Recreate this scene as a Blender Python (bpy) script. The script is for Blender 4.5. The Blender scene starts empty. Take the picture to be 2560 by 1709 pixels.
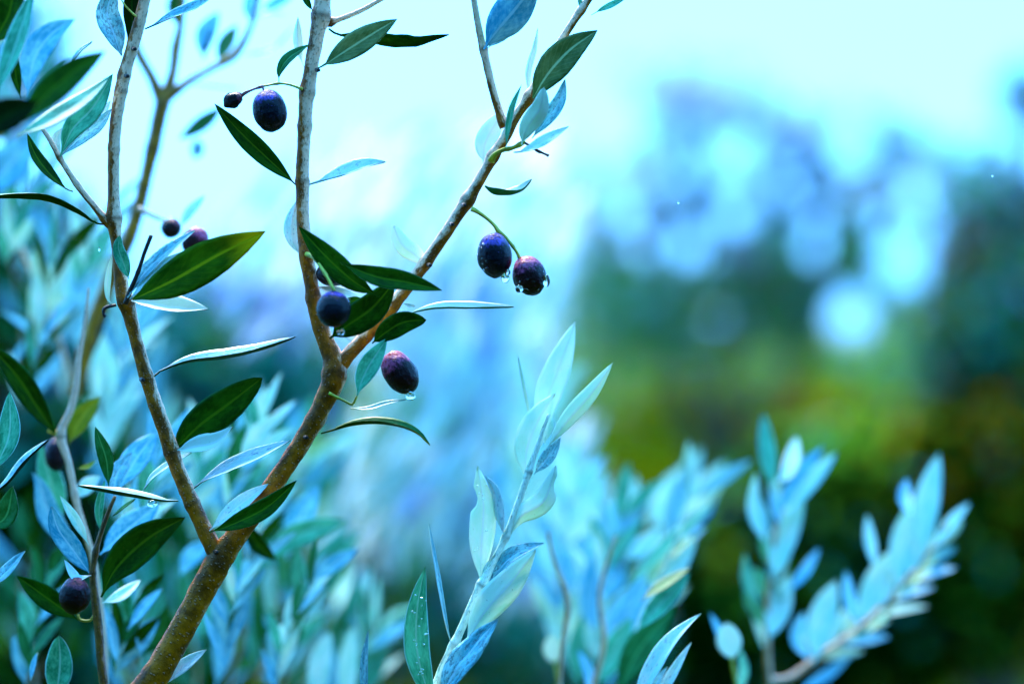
import bpy, math, random
import numpy as np
from mathutils import Vector, noise

R = math.radians
SC = bpy.context.scene
COL = SC.collection
rng = random.Random(7)

# ------------------------------------------------------------------ camera, sky, sun, exposure
FOCUS = 1.16          # metres from the lens to the olives
H = 1.4               # height of the lens
K = 36.0 / 85.0 / 2560.0
cd = bpy.data.cameras.new('camera')
cam = bpy.data.objects.new('camera', cd)
COL.objects.link(cam)
cam.location = (0, 0, H)
cam.rotation_euler = (R(90), 0, 0)
cd.lens = 85
cd.sensor_width = 36
cd.clip_start = 0.05
cd.clip_end = 2500
cd.dof.use_dof = True
cd.dof.focus_distance = FOCUS
cd.dof.aperture_fstop = 2.6
SC.camera = cam

SUN_EL, SUN_AZ = R(52), R(-15)
wd = bpy.data.worlds.new('World')
SC.world = wd
wd.use_nodes = True
nt = wd.node_tree
nt.nodes.clear()
out = nt.nodes.new('ShaderNodeOutputWorld')
bg = nt.nodes.new('ShaderNodeBackground')
sky = nt.nodes.new('ShaderNodeTexSky')
sky.sky_type = 'NISHITA'
sky.sun_disc = False
sky.sun_elevation = SUN_EL
sky.sun_rotation = SUN_AZ
sky.air_density = 1.4
sky.dust_density = 2.0
cloud = nt.nodes.new('ShaderNodeMix')
cloud.data_type = 'RGBA'
cloud.inputs[0].default_value = 0.9
cloud.inputs[7].default_value = (1.05, 6.3, 15.5, 1)     # thin even cloud, cold white
nt.links.new(sky.outputs[0], cloud.inputs[6])
nt.links.new(cloud.outputs[2], bg.inputs[0])
bg.inputs[1].default_value = 0.12
nt.links.new(bg.outputs[0], out.inputs[0])

sd = bpy.data.lights.new('sun', 'SUN')
sd.energy = 3.2
sd.angle = R(18)
sd.color = (1.0, 0.93, 0.82)
sun = bpy.data.objects.new('sun', sd)
COL.objects.link(sun)
_d = Vector((math.sin(SUN_AZ) * math.cos(SUN_EL), math.cos(SUN_AZ) * math.cos(SUN_EL), math.sin(SUN_EL)))
sun.rotation_euler = _d.to_track_quat('Z', 'Y').to_euler()
sun.location = (0, 0, 20)

SC.view_settings.view_transform = 'Standard'
SC.view_settings.look = 'None'
SC.view_settings.exposure = 1.65
SC.view_settings.gamma = 1.0
SC.view_settings.use_curve_mapping = False
SC.render.engine = 'CYCLES'
SC.cycles.use_denoising = True
SC.cycles.max_bounces = 8
SC.cycles.transparent_max_bounces = 8
SC.cycles.sample_clamp_indirect = 6

# ------------------------------------------------------------------ material helpers
def new_mat(name):
    m = bpy.data.materials.new(name)
    m.use_nodes = True
    t = m.node_tree
    t.nodes.clear()
    return m, t

def N(t, kind, **kw):
    n = t.nodes.new(kind)
    for k, v in kw.items():
        setattr(n, k, v)
    return n

def mixc(t, fac, a, b):
    n = N(t, 'ShaderNodeMix', data_type='RGBA')
    for idx, v in ((0, fac), (6, a), (7, b)):
        if hasattr(v, 'links') or hasattr(v, 'is_linked'):
            t.links.new(v, n.inputs[idx])
        elif idx == 0:
            n.inputs[0].default_value = v
        else:
            n.inputs[idx].default_value = (v[0], v[1], v[2], 1)
    return n.outputs[2]

def math_(t, op, a, b=None, clamp=False):
    n = N(t, 'ShaderNodeMath', operation=op)
    n.use_clamp = clamp
    for i, v in enumerate((a, b)):
        if v is None:
            continue
        if isinstance(v, (int, float)):
            n.inputs[i].default_value = v
        else:
            t.links.new(v, n.inputs[i])
    return n.outputs[0]

def ramp(t, v, lo, hi, a=0.0, b=1.0):
    n = N(t, 'ShaderNodeMapRange', interpolation_type='SMOOTHSTEP')
    t.links.new(v, n.inputs[0])
    n.inputs[1].default_value = lo
    n.inputs[2].default_value = hi
    n.inputs[3].default_value = a
    n.inputs[4].default_value = b
    return n.outputs[0]

def noise_(t, vec, scale, detail=3, rough=0.55):
    n = N(t, 'ShaderNodeTexNoise')
    n.inputs['Scale'].default_value = scale
    n.inputs['Detail'].default_value = detail
    n.inputs['Roughness'].default_value = rough
    if vec is not None:
        t.links.new(vec, n.inputs['Vector'])
    return n.outputs[0]

_leafmats = {}
def leaf_mat(name, base, base2, rib, mott=0.35, rough=0.45, spec=0.35, coat=0.0, trans=0.12, tip=None, bump=0.25, spots=None, edge=None, vein=0.13):
    m, t = new_mat('leaf_' + name)
    uv = N(t, 'ShaderNodeUVMap').outputs[0]
    sep = N(t, 'ShaderNodeSeparateXYZ')
    t.links.new(uv, sep.inputs[0])
    oi = N(t, 'ShaderNodeObjectInfo').outputs['Random']
    geo = N(t, 'ShaderNodeNewGeometry').outputs['Position']
    off = N(t, 'ShaderNodeCombineXYZ')
    t.links.new(math_(t, 'MULTIPLY', oi, 37.0), off.inputs[2])
    def uvmap(sx, sy, rot):
        mp = N(t, 'ShaderNodeMapping')
        mp.inputs['Scale'].default_value = (sx, sy, 1)
        mp.inputs['Rotation'].default_value = (0, 0, rot)
        t.links.new(uv, mp.inputs[0])
        va = N(t, 'ShaderNodeVectorMath', operation='ADD')
        t.links.new(mp.outputs[0], va.inputs[0])
        t.links.new(off.outputs[0], va.inputs[1])
        return va.outputs[0]
    n1 = noise_(t, uvmap(2.2, 3.5, 0.25), 1.0, 4, 0.6)
    n2 = noise_(t, uvmap(9, 16, 0.3), 1.0, 4, 0.6)
    n3 = noise_(t, geo, 900, 2, 0.5)
    fac = math_(t, 'ADD', math_(t, 'MULTIPLY', ramp(t, n1, 0.35, 0.68), 0.65), math_(t, 'MULTIPLY', ramp(t, n2, 0.4, 0.65), 0.35))
    fac = math_(t, 'MULTIPLY', fac, mott * 2, True)
    fac = math_(t, 'ADD', fac, math_(t, 'MULTIPLY', math_(t, 'SUBTRACT', oi, 0.5), 0.35), True)
    col = mixc(t, fac, base, base2)
    du = math_(t, 'ABSOLUTE', math_(t, 'SUBTRACT', sep.outputs[0], 0.5))
    # faint side veins
    ph = math_(t, 'SUBTRACT', math_(t, 'MULTIPLY', sep.outputs[1], 75), math_(t, 'MULTIPLY', du, 42))
    ph = math_(t, 'ADD', ph, math_(t, 'MULTIPLY', n1, 10))
    vn = ramp(t, math_(t, 'SINE', ph), 0.55, 1.0)
    col = mixc(t, math_(t, 'MULTIPLY', vn, vein), col, tuple(0.5 * a + 0.5 * b for a, b in zip(base2, rib)))
    if spots:
        sp = ramp(t, n2, spots[3], spots[3] + 0.13)
        sp2 = ramp(t, n3, 0.30, 0.50, 0.45, 1.0)
        col = mixc(t, math_(t, 'MULTIPLY', math_(t, 'MULTIPLY', sp, sp2), 0.7), col, spots[:3])
    fl = ramp(t, noise_(t, uvmap(16, 60, 0), 1.0, 2, 0.5), 0.70, 0.76)
    col = mixc(t, math_(t, 'MULTIPLY', fl, 0.6), col, (0.16, 0.10, 0.01))
    if tip:
        col = mixc(t, ramp(t, math_(t, 'ADD', sep.outputs[1], math_(t, 'MULTIPLY', n1, 0.25)), 0.75, 1.1), col, tip)
    if edge:
        col = mixc(t, ramp(t, du, 0.44, 0.49), col, edge)
    ribf = ramp(t, du, 0.02, 0.055, 1.0, 0.0)
    col = mixc(t, math_(t, 'MULTIPLY', ribf, 0.8), col, rib)
    p = N(t, 'ShaderNodeBsdfPrincipled')
    t.links.new(col, p.inputs['Base Color'])
    rr = math_(t, 'ADD', math_(t, 'MULTIPLY', n2, 0.3), rough - 0.15, True)
    t.links.new(rr, p.inputs['Roughness'])
    p.inputs['Specular IOR Level'].default_value = spec
    p.inputs['Coat Weight'].default_value = coat
    p.inputs['Coat Roughness'].default_value = 0.12
    b = N(t, 'ShaderNodeBump')
    b.inputs['Strength'].default_value = bump
    b.inputs['Distance'].default_value = 0.0007
    hh = math_(t, 'ADD', math_(t, 'MULTIPLY', n2, 1.0), math_(t, 'MULTIPLY', n3, 0.35))
    hh = math_(t, 'SUBTRACT', hh, math_(t, 'MULTIPLY', vn, 0.25))
    t.links.new(hh, b.inputs['Height'])
    t.links.new(b.outputs[0], p.inputs['Normal'])
    tr = N(t, 'ShaderNodeBsdfTranslucent')
    t.links.new(mixc(t, 0.08, col, (0.30, 0.6, 0.10)), tr.inputs[0])
    ms = N(t, 'ShaderNodeMixShader')
    ms.inputs[0].default_value = trans
    t.links.new(p.outputs[0], ms.inputs[1])
    t.links.new(tr.outputs[0], ms.inputs[2])
    o = N(t, 'ShaderNodeOutputMaterial')
    t.links.new(ms.outputs[0], o.inputs[0])
    _leafmats[name] = m
    return m

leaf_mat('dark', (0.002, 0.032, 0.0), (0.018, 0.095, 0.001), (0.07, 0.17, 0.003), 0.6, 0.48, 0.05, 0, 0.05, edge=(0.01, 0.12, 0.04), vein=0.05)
leaf_mat('black', (0.0006, 0.007, 0.0), (0.002, 0.015, 0.0), (0.004, 0.035, 0.001), 0.4, 0.6, 0.03, 0, 0.02, vein=0.05)
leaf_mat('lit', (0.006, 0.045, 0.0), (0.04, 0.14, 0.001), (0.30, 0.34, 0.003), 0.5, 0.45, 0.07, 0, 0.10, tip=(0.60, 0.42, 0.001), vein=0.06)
leaf_mat('mid', (0.07, 0.11, 0.015), (0.18, 0.23, 0.06), (0.50, 0.62, 0.28), 0.5, 0.5, 0.3, 0, 0.1, spots=(0.10, 0.12, 0.01, 0.62))
leaf_mat('green', (0.002, 0.09, 0.006), (0.012, 0.20, 0.05), (0.06, 0.36, 0.10), 0.5, 0.45, 0.15, 0, 0.15)
leaf_mat('teal', (0.003, 0.22, 0.09), (0.10, 0.56, 0.30), (0.25, 0.60, 0.42), 0.6, 0.5, 0.3, 0, 0.18, edge=(0.35, 0.8, 0.75))
leaf_mat('pale', (0.40, 0.80, 0.64), (0.78, 0.95, 0.84), (0.88, 0.96, 0.86), 0.7, 0.5, 0.35, 0, 0.34, edge=(0.65, 0.9, 0.9))
leaf_mat('blue', (0.02, 0.34, 0.50), (0.32, 0.74, 0.80), (0.5, 0.8, 0.88), 0.6, 0.5, 0.4, 0, 0.15)
leaf_mat('white', (0.78, 0.97, 0.76), (0.92, 0.99, 0.88), (0.8, 0.9, 0.9), 0.4, 0.4, 0.5, 0.2, 0.3)
leaf_mat('wet', (0.05, 0.42, 0.48), (0.54, 0.90, 0.86), (0.5, 0.8, 0.88), 0.6, 0.32, 0.6, 0.4, 0.1, bump=1.0, spots=(0.002, 0.05, 0.09, 0.47))  # blue base paints the sky's reflection on a wet, powdery leaf
leaf_mat('wet_sheen', (0.50, 0.84, 0.76), (0.86, 0.96, 0.92), (0.85, 0.93, 0.92), 0.6, 0.35, 0.6, 0.3, 0.15, bump=0.8, spots=(0.02, 0.22, 0.34, 0.55))  # pale wet leaf, sky sheen painted into its base colour
leaf_mat('yellow', (0.16, 0.22, 0.004), (0.30, 0.34, 0.01), (0.4, 0.42, 0.03), 0.5, 0.5, 0.2, 0, 0.15)

def stem_mat(name, brown, pale, amount, spec=0.3, scale=1.0):
    m, t = new_mat(name)
    uv = N(t, 'ShaderNodeUVMap').outputs[0]
    mp = N(t, 'ShaderNodeMapping')
    mp.inputs['Scale'].default_value = (2.0, 55.0 * scale, 1)
    t.links.new(uv, mp.inputs[0])
    mp2 = N(t, 'ShaderNodeMapping')
    mp2.inputs['Scale'].default_value = (14.0, 280.0 * scale, 1)
    t.links.new(uv, mp2.inputs[0])
    mp3 = N(t, 'ShaderNodeMapping')
    mp3.inputs['Scale'].default_value = (15.0, 520.0 * scale, 1)
    t.links.new(uv, mp3.inputs[0])
    a = N(t, 'ShaderNodeAttribute', attribute_name='bark')
    sp = N(t, 'ShaderNodeSeparateColor')
    t.links.new(a.outputs['Color'], sp.inputs[0])
    n1 = noise_(t, mp.outputs[0], 1.6, 5, 0.65)
    n2 = noise_(t, mp2.outputs[0], 1.0, 4, 0.7)
    f = math_(t, 'ADD', math_(t, 'MULTIPLY', math_(t, 'SUBTRACT', n1, 0.5), 1.3), math_(t, 'MULTIPLY', math_(t, 'SUBTRACT', n2, 0.5), 1.1))
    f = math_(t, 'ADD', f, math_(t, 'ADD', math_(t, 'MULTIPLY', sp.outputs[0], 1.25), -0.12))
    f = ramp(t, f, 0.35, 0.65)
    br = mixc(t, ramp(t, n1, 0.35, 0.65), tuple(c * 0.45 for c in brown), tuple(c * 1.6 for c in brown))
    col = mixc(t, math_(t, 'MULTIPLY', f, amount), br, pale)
    col = mixc(t, ramp(t, n2, 0.52, 0.72, 0, 0.75), col, tuple(c * 0.22 for c in brown))
    col = mixc(t, sp.outputs[1], col, tuple(c * 0.18 for c in brown))
    # lenticels, small raised pale dots
    vo = N(t, 'ShaderNodeTexVoronoi')
    vo.inputs['Scale'].default_value = 1.0
    t.links.new(mp3.outputs[0], vo.inputs[0])
    dots = ramp(t, vo.outputs[0], 0.08, 0.30, 1.0, 0.0)
    col = mixc(t, math_(t, 'MULTIPLY', dots, 0.6), col, tuple(0.5 * x + 0.4 * y for x, y in zip(brown, pale)))
    p = N(t, 'ShaderNodeBsdfPrincipled')
    t.links.new(col, p.inputs['Base Color'])
    p.inputs['Roughness'].default_value = 0.42
    p.inputs['Specular IOR Level'].default_value = spec
    b = N(t, 'ShaderNodeBump')
    b.inputs['Strength'].default_value = 0.8
    b.inputs['Distance'].default_value = 0.0008
    hh = math_(t, 'ADD', math_(t, 'MULTIPLY', n2, 1.0), math_(t, 'MULTIPLY', dots, 1.6))
    hh = math_(t, 'ADD', hh, math_(t, 'MULTIPLY', n1, 0.8))
    t.links.new(hh, b.inputs['Height'])
    t.links.new(b.outputs[0], p.inputs['Normal'])
    o = N(t, 'ShaderNodeOutputMaterial')
    t.links.new(p.outputs[0], o.inputs[0])
    return m

M_BARK = stem_mat('bark', (0.32, 0.085, 0.0), (1.0, 0.58, 0.36), 0.92, spec=0.2)
M_DARKBARK = stem_mat('dark_bark', (0.16, 0.075, 0.006), (0.55, 0.38, 0.35), 0.6)
M_BLURBARK = stem_mat('olive_bark', (0.30, 0.13, 0.0), (0.7, 0.42, 0.20), 0.5)
M_LAV = stem_mat('lavender_bark', (0.50, 0.26, 0.06), (0.90, 0.62, 0.45), 0.9)
M_GREENSTEM = stem_mat('green_stem', (0.36, 0.34, 0.0), (0.85, 0.75, 0.12), 0.8)
M_PALESTEM = stem_mat('pale_stem', (0.60, 0.80, 0.50), (0.92, 0.98, 0.78), 0.9)
M_RED = stem_mat('red_stalk', (0.30, 0.07, 0.04), (0.65, 0.35, 0.40), 0.5)
M_BLACK = stem_mat('dead_wood', (0.03, 0.015, 0.01), (0.10, 0.05, 0.06), 0.4)

def olive_mat(name, skin, bloom_highlight, patch, lo, hi):
    m, t = new_mat(name)
    tc = N(t, 'ShaderNodeTexCoord').outputs['Generated']
    sep = N(t, 'ShaderNodeSeparateXYZ')
    t.links.new(tc, sep.inputs[0])
    n1 = noise_(t, tc, 3.2, 4, 0.55)
    n2 = noise_(t, tc, 9.0, 4, 0.7)
    n3 = noise_(t, tc, 26.0, 2, 0.5)
    f = math_(t, 'ADD', sep.outputs[2], math_(t, 'MULTIPLY', math_(t, 'SUBTRACT', n1, 0.5), 1.5))
    f = ramp(t, f, lo + 0.20, hi + 0.16)
    f = math_(t, 'MULTIPLY', f, ramp(t, n2, 0.60, 0.44, 0.15, 1.0))
    col = mixc(t, f, skin, bloom_highlight)  # waxy bloom near the top, also painting the highlights there
    col = mixc(t, math_(t, 'MULTIPLY', ramp(t, sep.outputs[2], 0.72, 0.95), ramp(t, n2, 0.42, 0.6)), col, patch)
    col = mixc(t, ramp(t, n3, 0.70, 0.78, 0, 0.6), col, tuple(c * 1.5 + 0.02 for c in bloom_highlight))
    p = N(t, 'ShaderNodeBsdfPrincipled')
    t.links.new(col, p.inputs['Base Color'])
    p.inputs['Roughness'].default_value = 0.34
    t.links.new(math_(t, 'ADD', math_(t, 'MULTIPLY', f, 0.2), 0.16), p.inputs['Roughness'])
    p.inputs['Specular IOR Level'].default_value = 0.08
    p.inputs['Coat Weight'].default_value = 0.16
    p.inputs['Coat Roughness'].default_value = 0.06
    b = N(t, 'ShaderNodeBump')
    b.inputs['Strength'].default_value = 0.85
    b.inputs['Distance'].default_value = 0.0016
    t.links.new(math_(t, 'ADD', math_(t, 'MULTIPLY', n2, 0.7), math_(t, 'ADD', n1, math_(t, 'MULTIPLY', n3, 0.12))), b.inputs['Height'])
    t.links.new(b.outputs[0], p.inputs['Normal'])
    o = N(t, 'ShaderNodeOutputMaterial')
    t.links.new(p.outputs[0], o.inputs[0])
    return m

M_OLV_BLUE = olive_mat('olive_skin_blue', (0.001, 0.002, 0.007), (0.13, 0.07, 0.42), (0.10, 0.01, 0.05), 0.40, 0.75)
M_OLV_PURP = olive_mat('olive_skin_purple', (0.014, 0.002, 0.003), (0.50, 0.08, 0.20), (0.55, 0.03, 0.03), 0.25, 0.62)
M_OLV_DARK = olive_mat('olive_skin_black', (0.006, 0.004, 0.010), (0.07, 0.04, 0.14), (0.10, 0.01, 0.04), 0.65, 1.0)
M_OLV_RED = olive_mat('olive_skin_red', (0.008, 0.002, 0.003), (0.20, 0.03, 0.06), (0.30, 0.04, 0.05), 0.45, 0.85)

def water_mat():
    m, t = new_mat('water_drop')
    p = N(t, 'ShaderNodeBsdfPrincipled')
    p.inputs['Base Color'].default_value = (0.97, 1, 1, 1)
    p.inputs['Roughness'].default_value = 0.0
    p.inputs['IOR'].default_value = 1.33
    p.inputs['Transmission Weight'].default_value = 1.0
    o = N(t, 'ShaderNodeOutputMaterial')
    t.links.new(p.outputs[0], o.inputs[0])
    return m
M_WATER = water_mat()

def far_mat(name, base, base2, rough=0.5, spec=0.3, trans=0.15, scale=9.0):
    m, t = new_mat(name)
    geo = N(t, 'ShaderNodeNewGeometry').outputs['Position']
    n1 = noise_(t, geo, scale, 3, 0.6)
    col = mixc(t, ramp(t, n1, 0.35, 0.65), base, base2)
    p = N(t, 'ShaderNodeBsdfPrincipled')
    t.links.new(col, p.inputs['Base Color'])
    p.inputs['Roughness'].default_value = rough
    p.inputs['Specular IOR Level'].default_value = spec
    tr = N(t, 'ShaderNodeBsdfTranslucent')
    t.links.new(col, tr.inputs[0])
    ms = N(t, 'ShaderNodeMixShader')
    ms.inputs[0].default_value = trans
    t.links.new(p.outputs[0], ms.inputs[1])
    t.links.new(tr.outputs[0], ms.inputs[2])
    o = N(t, 'ShaderNodeOutputMaterial')
    t.links.new(ms.outputs[0], o.inputs[0])
    return m
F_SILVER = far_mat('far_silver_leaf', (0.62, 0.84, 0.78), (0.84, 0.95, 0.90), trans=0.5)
F_BLUE = far_mat('far_hazeblue_leaf', (0.26, 0.34, 0.62), (0.40, 0.46, 0.74), trans=0.3)  # periwinkle haze painted into the leaf colour
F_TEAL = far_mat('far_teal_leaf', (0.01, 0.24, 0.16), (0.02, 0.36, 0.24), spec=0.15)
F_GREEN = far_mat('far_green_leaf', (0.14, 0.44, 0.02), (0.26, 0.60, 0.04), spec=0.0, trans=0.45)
F_DARK = far_mat('far_dark_leaf', (0.0006, 0.012, 0.0), (0.002, 0.022, 0.001), spec=0.0, trans=0.03)  # near-black base paints the shade deep inside foliage
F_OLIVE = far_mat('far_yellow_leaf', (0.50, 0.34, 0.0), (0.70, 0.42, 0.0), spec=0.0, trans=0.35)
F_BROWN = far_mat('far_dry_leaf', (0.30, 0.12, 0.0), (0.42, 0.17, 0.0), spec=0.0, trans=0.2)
F_BARK = far_mat('far_bark', (0.05, 0.035, 0.02), (0.11, 0.08, 0.05), 0.9, 0.1, 0.0, 20)
FAR = [F_SILVER, F_BLUE, F_TEAL, F_GREEN, F_DARK, F_OLIVE, F_BROWN]

# ------------------------------------------------------------------ geometry helpers
def P(px, py, dz=0.0):
    d = FOCUS + dz
    return Vector(((px - 1280) * K * d, d, H - (py - 854.5) * K * d))

def spline(pts, n):
    """Catmull-Rom through tuples of any length, n segments in all, roughly even."""
    a = [np.array(p, float) for p in pts]
    if len(a) == 2:
        return [a[0] + (a[1] - a[0]) * i / n for i in range(n + 1)]
    a = [2 * a[0] - a[1]] + a + [2 * a[-1] - a[-2]]
    dense = []
    for i in range(1, len(a) - 2):
        for j in range(12):
            t = j / 12
            p0, p1, p2, p3 = a[i - 1:i + 3]
            dense.append(0.5 * ((2 * p1) + (-p0 + p2) * t + (2 * p0 - 5 * p1 + 4 * p2 - p3) * t * t + (-p0 + 3 * p1 - 3 * p2 + p3) * t ** 3))
    dense.append(a[-2])
    d = np.array(dense)
    s = np.concatenate([[0], np.cumsum(np.linalg.norm(np.diff(d[:, :3], axis=0), axis=1))])
    q = np.linspace(0, s[-1], n + 1)
    return [np.array([np.interp(x, s, d[:, c]) for c in range(d.shape[1])]) for x in q]

def link(name, me, parent=None):
    o = bpy.data.objects.new(name, me)
    COL.objects.link(o)
    if parent is not None:
        o.parent = parent
        o.matrix_parent_inverse = parent.matrix_world.inverted() if False else o.matrix_parent_inverse
    return o

def thing(name, label, cat, loc, group=None):
    o = bpy.data.objects.new(name, None)
    COL.objects.link(o)
    o.empty_display_size = 0.01
    o.location = loc
    o['label'] = label
    o['category'] = cat
    if group:
        o['group'] = group
    o['_loc'] = tuple(loc)
    return o

def rel(parent, v):
    """world point -> coordinates of the child's mesh (children sit at their parent's origin)"""
    if parent is None:
        return v
    return v - Vector(parent['_loc'])

def mesh_obj(name, verts, faces, mats, parent=None, uvs=None, fmat=None, smooth=True, attr=None):
    me = bpy.data.meshes.new(name)
    me.from_pydata([tuple(v) for v in verts], [], faces)
    for m in (mats if isinstance(mats, (list, tuple)) else [mats]):
        me.materials.append(m)
    if uvs is not None:
        ul = me.uv_layers.new(name='UVMap')
        li = np.zeros(len(me.loops), dtype=np.int32)
        me.loops.foreach_get('vertex_index', li)
        ul.data.foreach_set('uv', np.array(uvs, dtype=np.float32)[li].ravel())
    if fmat is not None:
        me.polygons.foreach_set('material_index', np.array(fmat, dtype=np.int32))
    if smooth:
        me.polygons.foreach_set('use_smooth', np.ones(len(me.polygons), dtype=bool))
    if attr is not None:
        ca = me.color_attributes.new(name='bark', type='FLOAT_COLOR', domain='POINT')
        ca.data.foreach_set('color', np.array(attr, dtype=np.float32).ravel())
    me.update()
    return link(name, me, parent)

def prof(t, pf, round_):
    if t < pf:
        return 0.055 + 0.03 * (t / pf)
    s = (t - pf) / (1 - pf)
    w = math.sin(math.pi * s ** 0.92)
    w = max(w, 0) ** (0.62 if round_ else 0.85)
    return max(w * (1 - 0.10 * s), 0.085 * (1 - s) + 0.012)

LEAFCOUNT = [0]
def leaf(parent, pts, w, face=0, top='dark', bot='pale', dz=0.0, dz1=None, fold=0.25, pf=0.07, rnd=False, wave=0.06, label=None, name='leaf', n=18, bite=None, lip=0.0):
    """pts: midrib in photo pixels; w: full width in px; face: 0 top side to the lens, 90 top side up, 180 under side to the lens."""
    LEAFCOUNT[0] += 1
    sd_ = LEAFCOUNT[0] * 13.7
    if dz1 is None:
        dz1 = dz
    fa, fb = face if isinstance(face, tuple) else (face, face)
    mid = spline(pts, n)
    m = 8
    W = w * K * (FOCUS + dz)
    pw = [P(p[0], p[1], dz + (dz1 - dz) * i / n) for i, p in enumerate(mid)]
    V = Vector((0, -1, 0))
    verts, uvs = [], []
    rows = []
    for i in range(n + 1):
        T = (pw[min(i + 1, n)] - pw[max(i - 1, 0)]).normalized()
        Vp = (V - T * V.dot(T)).normalized()
        U = T.cross(Vp).normalized()
        if U.z < 0 or (abs(U.z) < 0.05 and U.x > 0):
            U = -U
        # keep U continuous
        if rows and U.dot(rows[-1]) < 0:
            U = -U
        rows.append(U)
        t = i / n
        a = R(fa + (fb - fa) * t)
        Nn = Vp * math.cos(a) + U * math.sin(a)
        S = T.cross(Nn).normalized()
        hw = W * 0.5 * prof(t, pf, rnd)
        for j in range(m + 1):
            u = -1 + 2 * j / m
            loc_hw = hw
            if bite and abs(t - bite[0]) < bite[1] and u * bite[2] > 0:
                loc_hw = hw * (0.45 + 0.5 * (abs(t - bite[0]) / bite[1]) ** 2)
            hgt = fold * abs(u) ** 1.2 * loc_hw - 0.00012 * (1 - min(abs(u) * 5, 1))
            hgt += lip * loc_hw * max(abs(u) - 0.6, 0) ** 2 * 3
            hgt += wave * hw * noise.noise(Vector((t * 7 + sd_, u * 1.3, sd_)))
            edge = 1 + 0.035 * noise.noise(Vector((t * 14, sd_, u)))
            verts.append(pw[i] + S * (u * loc_hw * edge) + Nn * hgt)
            uvs.append((0.5 + u / 2, t))
        for j in range(m + 1):
            u = -1 + 2 * j / m
            th = min(0.0004, hw * 0.9) * (1 - 0.75 * abs(u) ** 2) + (0.0003 if abs(u) < 0.1 else 0)
            b = verts[i * 2 * (m + 1) + j]
            verts.append(b - Nn * th)
            uvs.append((0.5 + u / 2, t))
    st = 2 * (m + 1)
    faces, fm = [], []
    for i in range(n):
        o = i * st
        q = o + st
        for j in range(m):
            faces.append((o + j, q + j, q + j + 1, o + j + 1)); fm.append(0)
            faces.append((o + m + 1 + j, o + m + 2 + j, q + m + 2 + j, q + m + 1 + j)); fm.append(1)
        faces.append((o, o + m + 1, q + m + 1, q)); fm.append(1)
        faces.append((o + m, q + m, q + 2 * m + 1, o + 2 * m + 1)); fm.append(1)
    o = n * st
    faces.append(tuple(o + j for j in range(m + 1)) + tuple(o + m + 1 + j for j in range(m, -1, -1))); fm.append(1)
    verts = [rel(parent, v) for v in verts]
    ob = mesh_obj(name, verts, faces, [_leafmats[top], _leafmats[bot]], parent, uvs, fm)
    if label:
        ob['label'] = label
    return ob

def tube(name, parent, pts, mat, dz=0.0, paledir=(1, 0.3), pale=0.5, seg=None, sides=14, nodes=(), rough=0.05, label=None, top_level=None):
    """pts: (px, py, width_px[, dz offset[, paleness]])"""
    q = []
    for p in pts:
        q.append((p[0], p[1], p[2], p[3] if len(p) > 3 else 0.0, p[4] if len(p) > 4 else pale))
    L = sum(math.hypot(a[0] - b[0], a[1] - b[1]) for a, b in zip(q, q[1:]))
    n = seg or max(8, min(170, int(L / 9)))
    sp = spline(q, n)
    C = [P(s[0], s[1], dz + s[3]) for s in sp]
    verts, uvs, attr = [], [], []
    v = 0.0
    sd_ = L * 0.37
    for i in range(n + 1):
        T = (C[min(i + 1, n)] - C[max(i - 1, 0)]).normalized()
        if i:
            v += (C[i] - C[i - 1]).length
        A = Vector((0, 1, 0))
        A = (A - T * A.dot(T)).normalized()      # away from the lens: seam goes here
        B = T.cross(A)
        rad = sp[i][2] * 0.5 * K * (FOCUS + dz + sp[i][3])
        dark = 0.0
        for (nx, ny, amt, ln) in nodes:
            dd = math.hypot(sp[i][0] - nx, sp[i][1] - ny)
            g = math.exp(-(dd / ln) ** 2)
            rad *= 1 + amt * g
            dark = max(dark, 0.75 * math.exp(-((dd) / (ln * 0.35)) ** 2))
        for j in range(sides + 1):
            th = 2 * math.pi * j / sides
            nn = A * math.cos(th) + B * math.sin(th)
            k = 1 + rough * noise.noise(Vector((math.cos(th) * 1.5, math.sin(th) * 1.5, v * 260 + sd_))) * 1.6 + rough * noise.noise(Vector((math.cos(th), math.sin(th), v * 60 + sd_)))
            verts.append(rel(parent, C[i] + nn * rad * k))
            uvs.append((j / sides, v))
            f = sp[i][4] + 0.45 * (nn.x * paledir[0] + nn.z * paledir[1])  # one-sided paleness: weathered bark, partly the fall of light painted in
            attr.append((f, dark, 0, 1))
    faces = []
    st = sides + 1
    for i in range(n):
        for j in range(sides):
            a = i * st + j
            faces.append((a, a + 1, a + st + 1, a + st))
    c0, c1 = len(verts), len(verts) + 1
    for idx, Cc in ((0, C[0]), (n, C[n])):
        verts.append(rel(parent, Cc)); uvs.append((0.5, 0.0 if idx == 0 else v)); attr.append((0.2, 0.6, 0, 1))
    for j in range(sides):
        faces.append((c0, j + 1, j))
        faces.append((c1, n * st + j, n * st + j + 1))
    ob = mesh_obj(name, verts, faces, mat, parent, uvs, None, True, attr)
    if label:
        ob['label'] = label
    return ob

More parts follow.
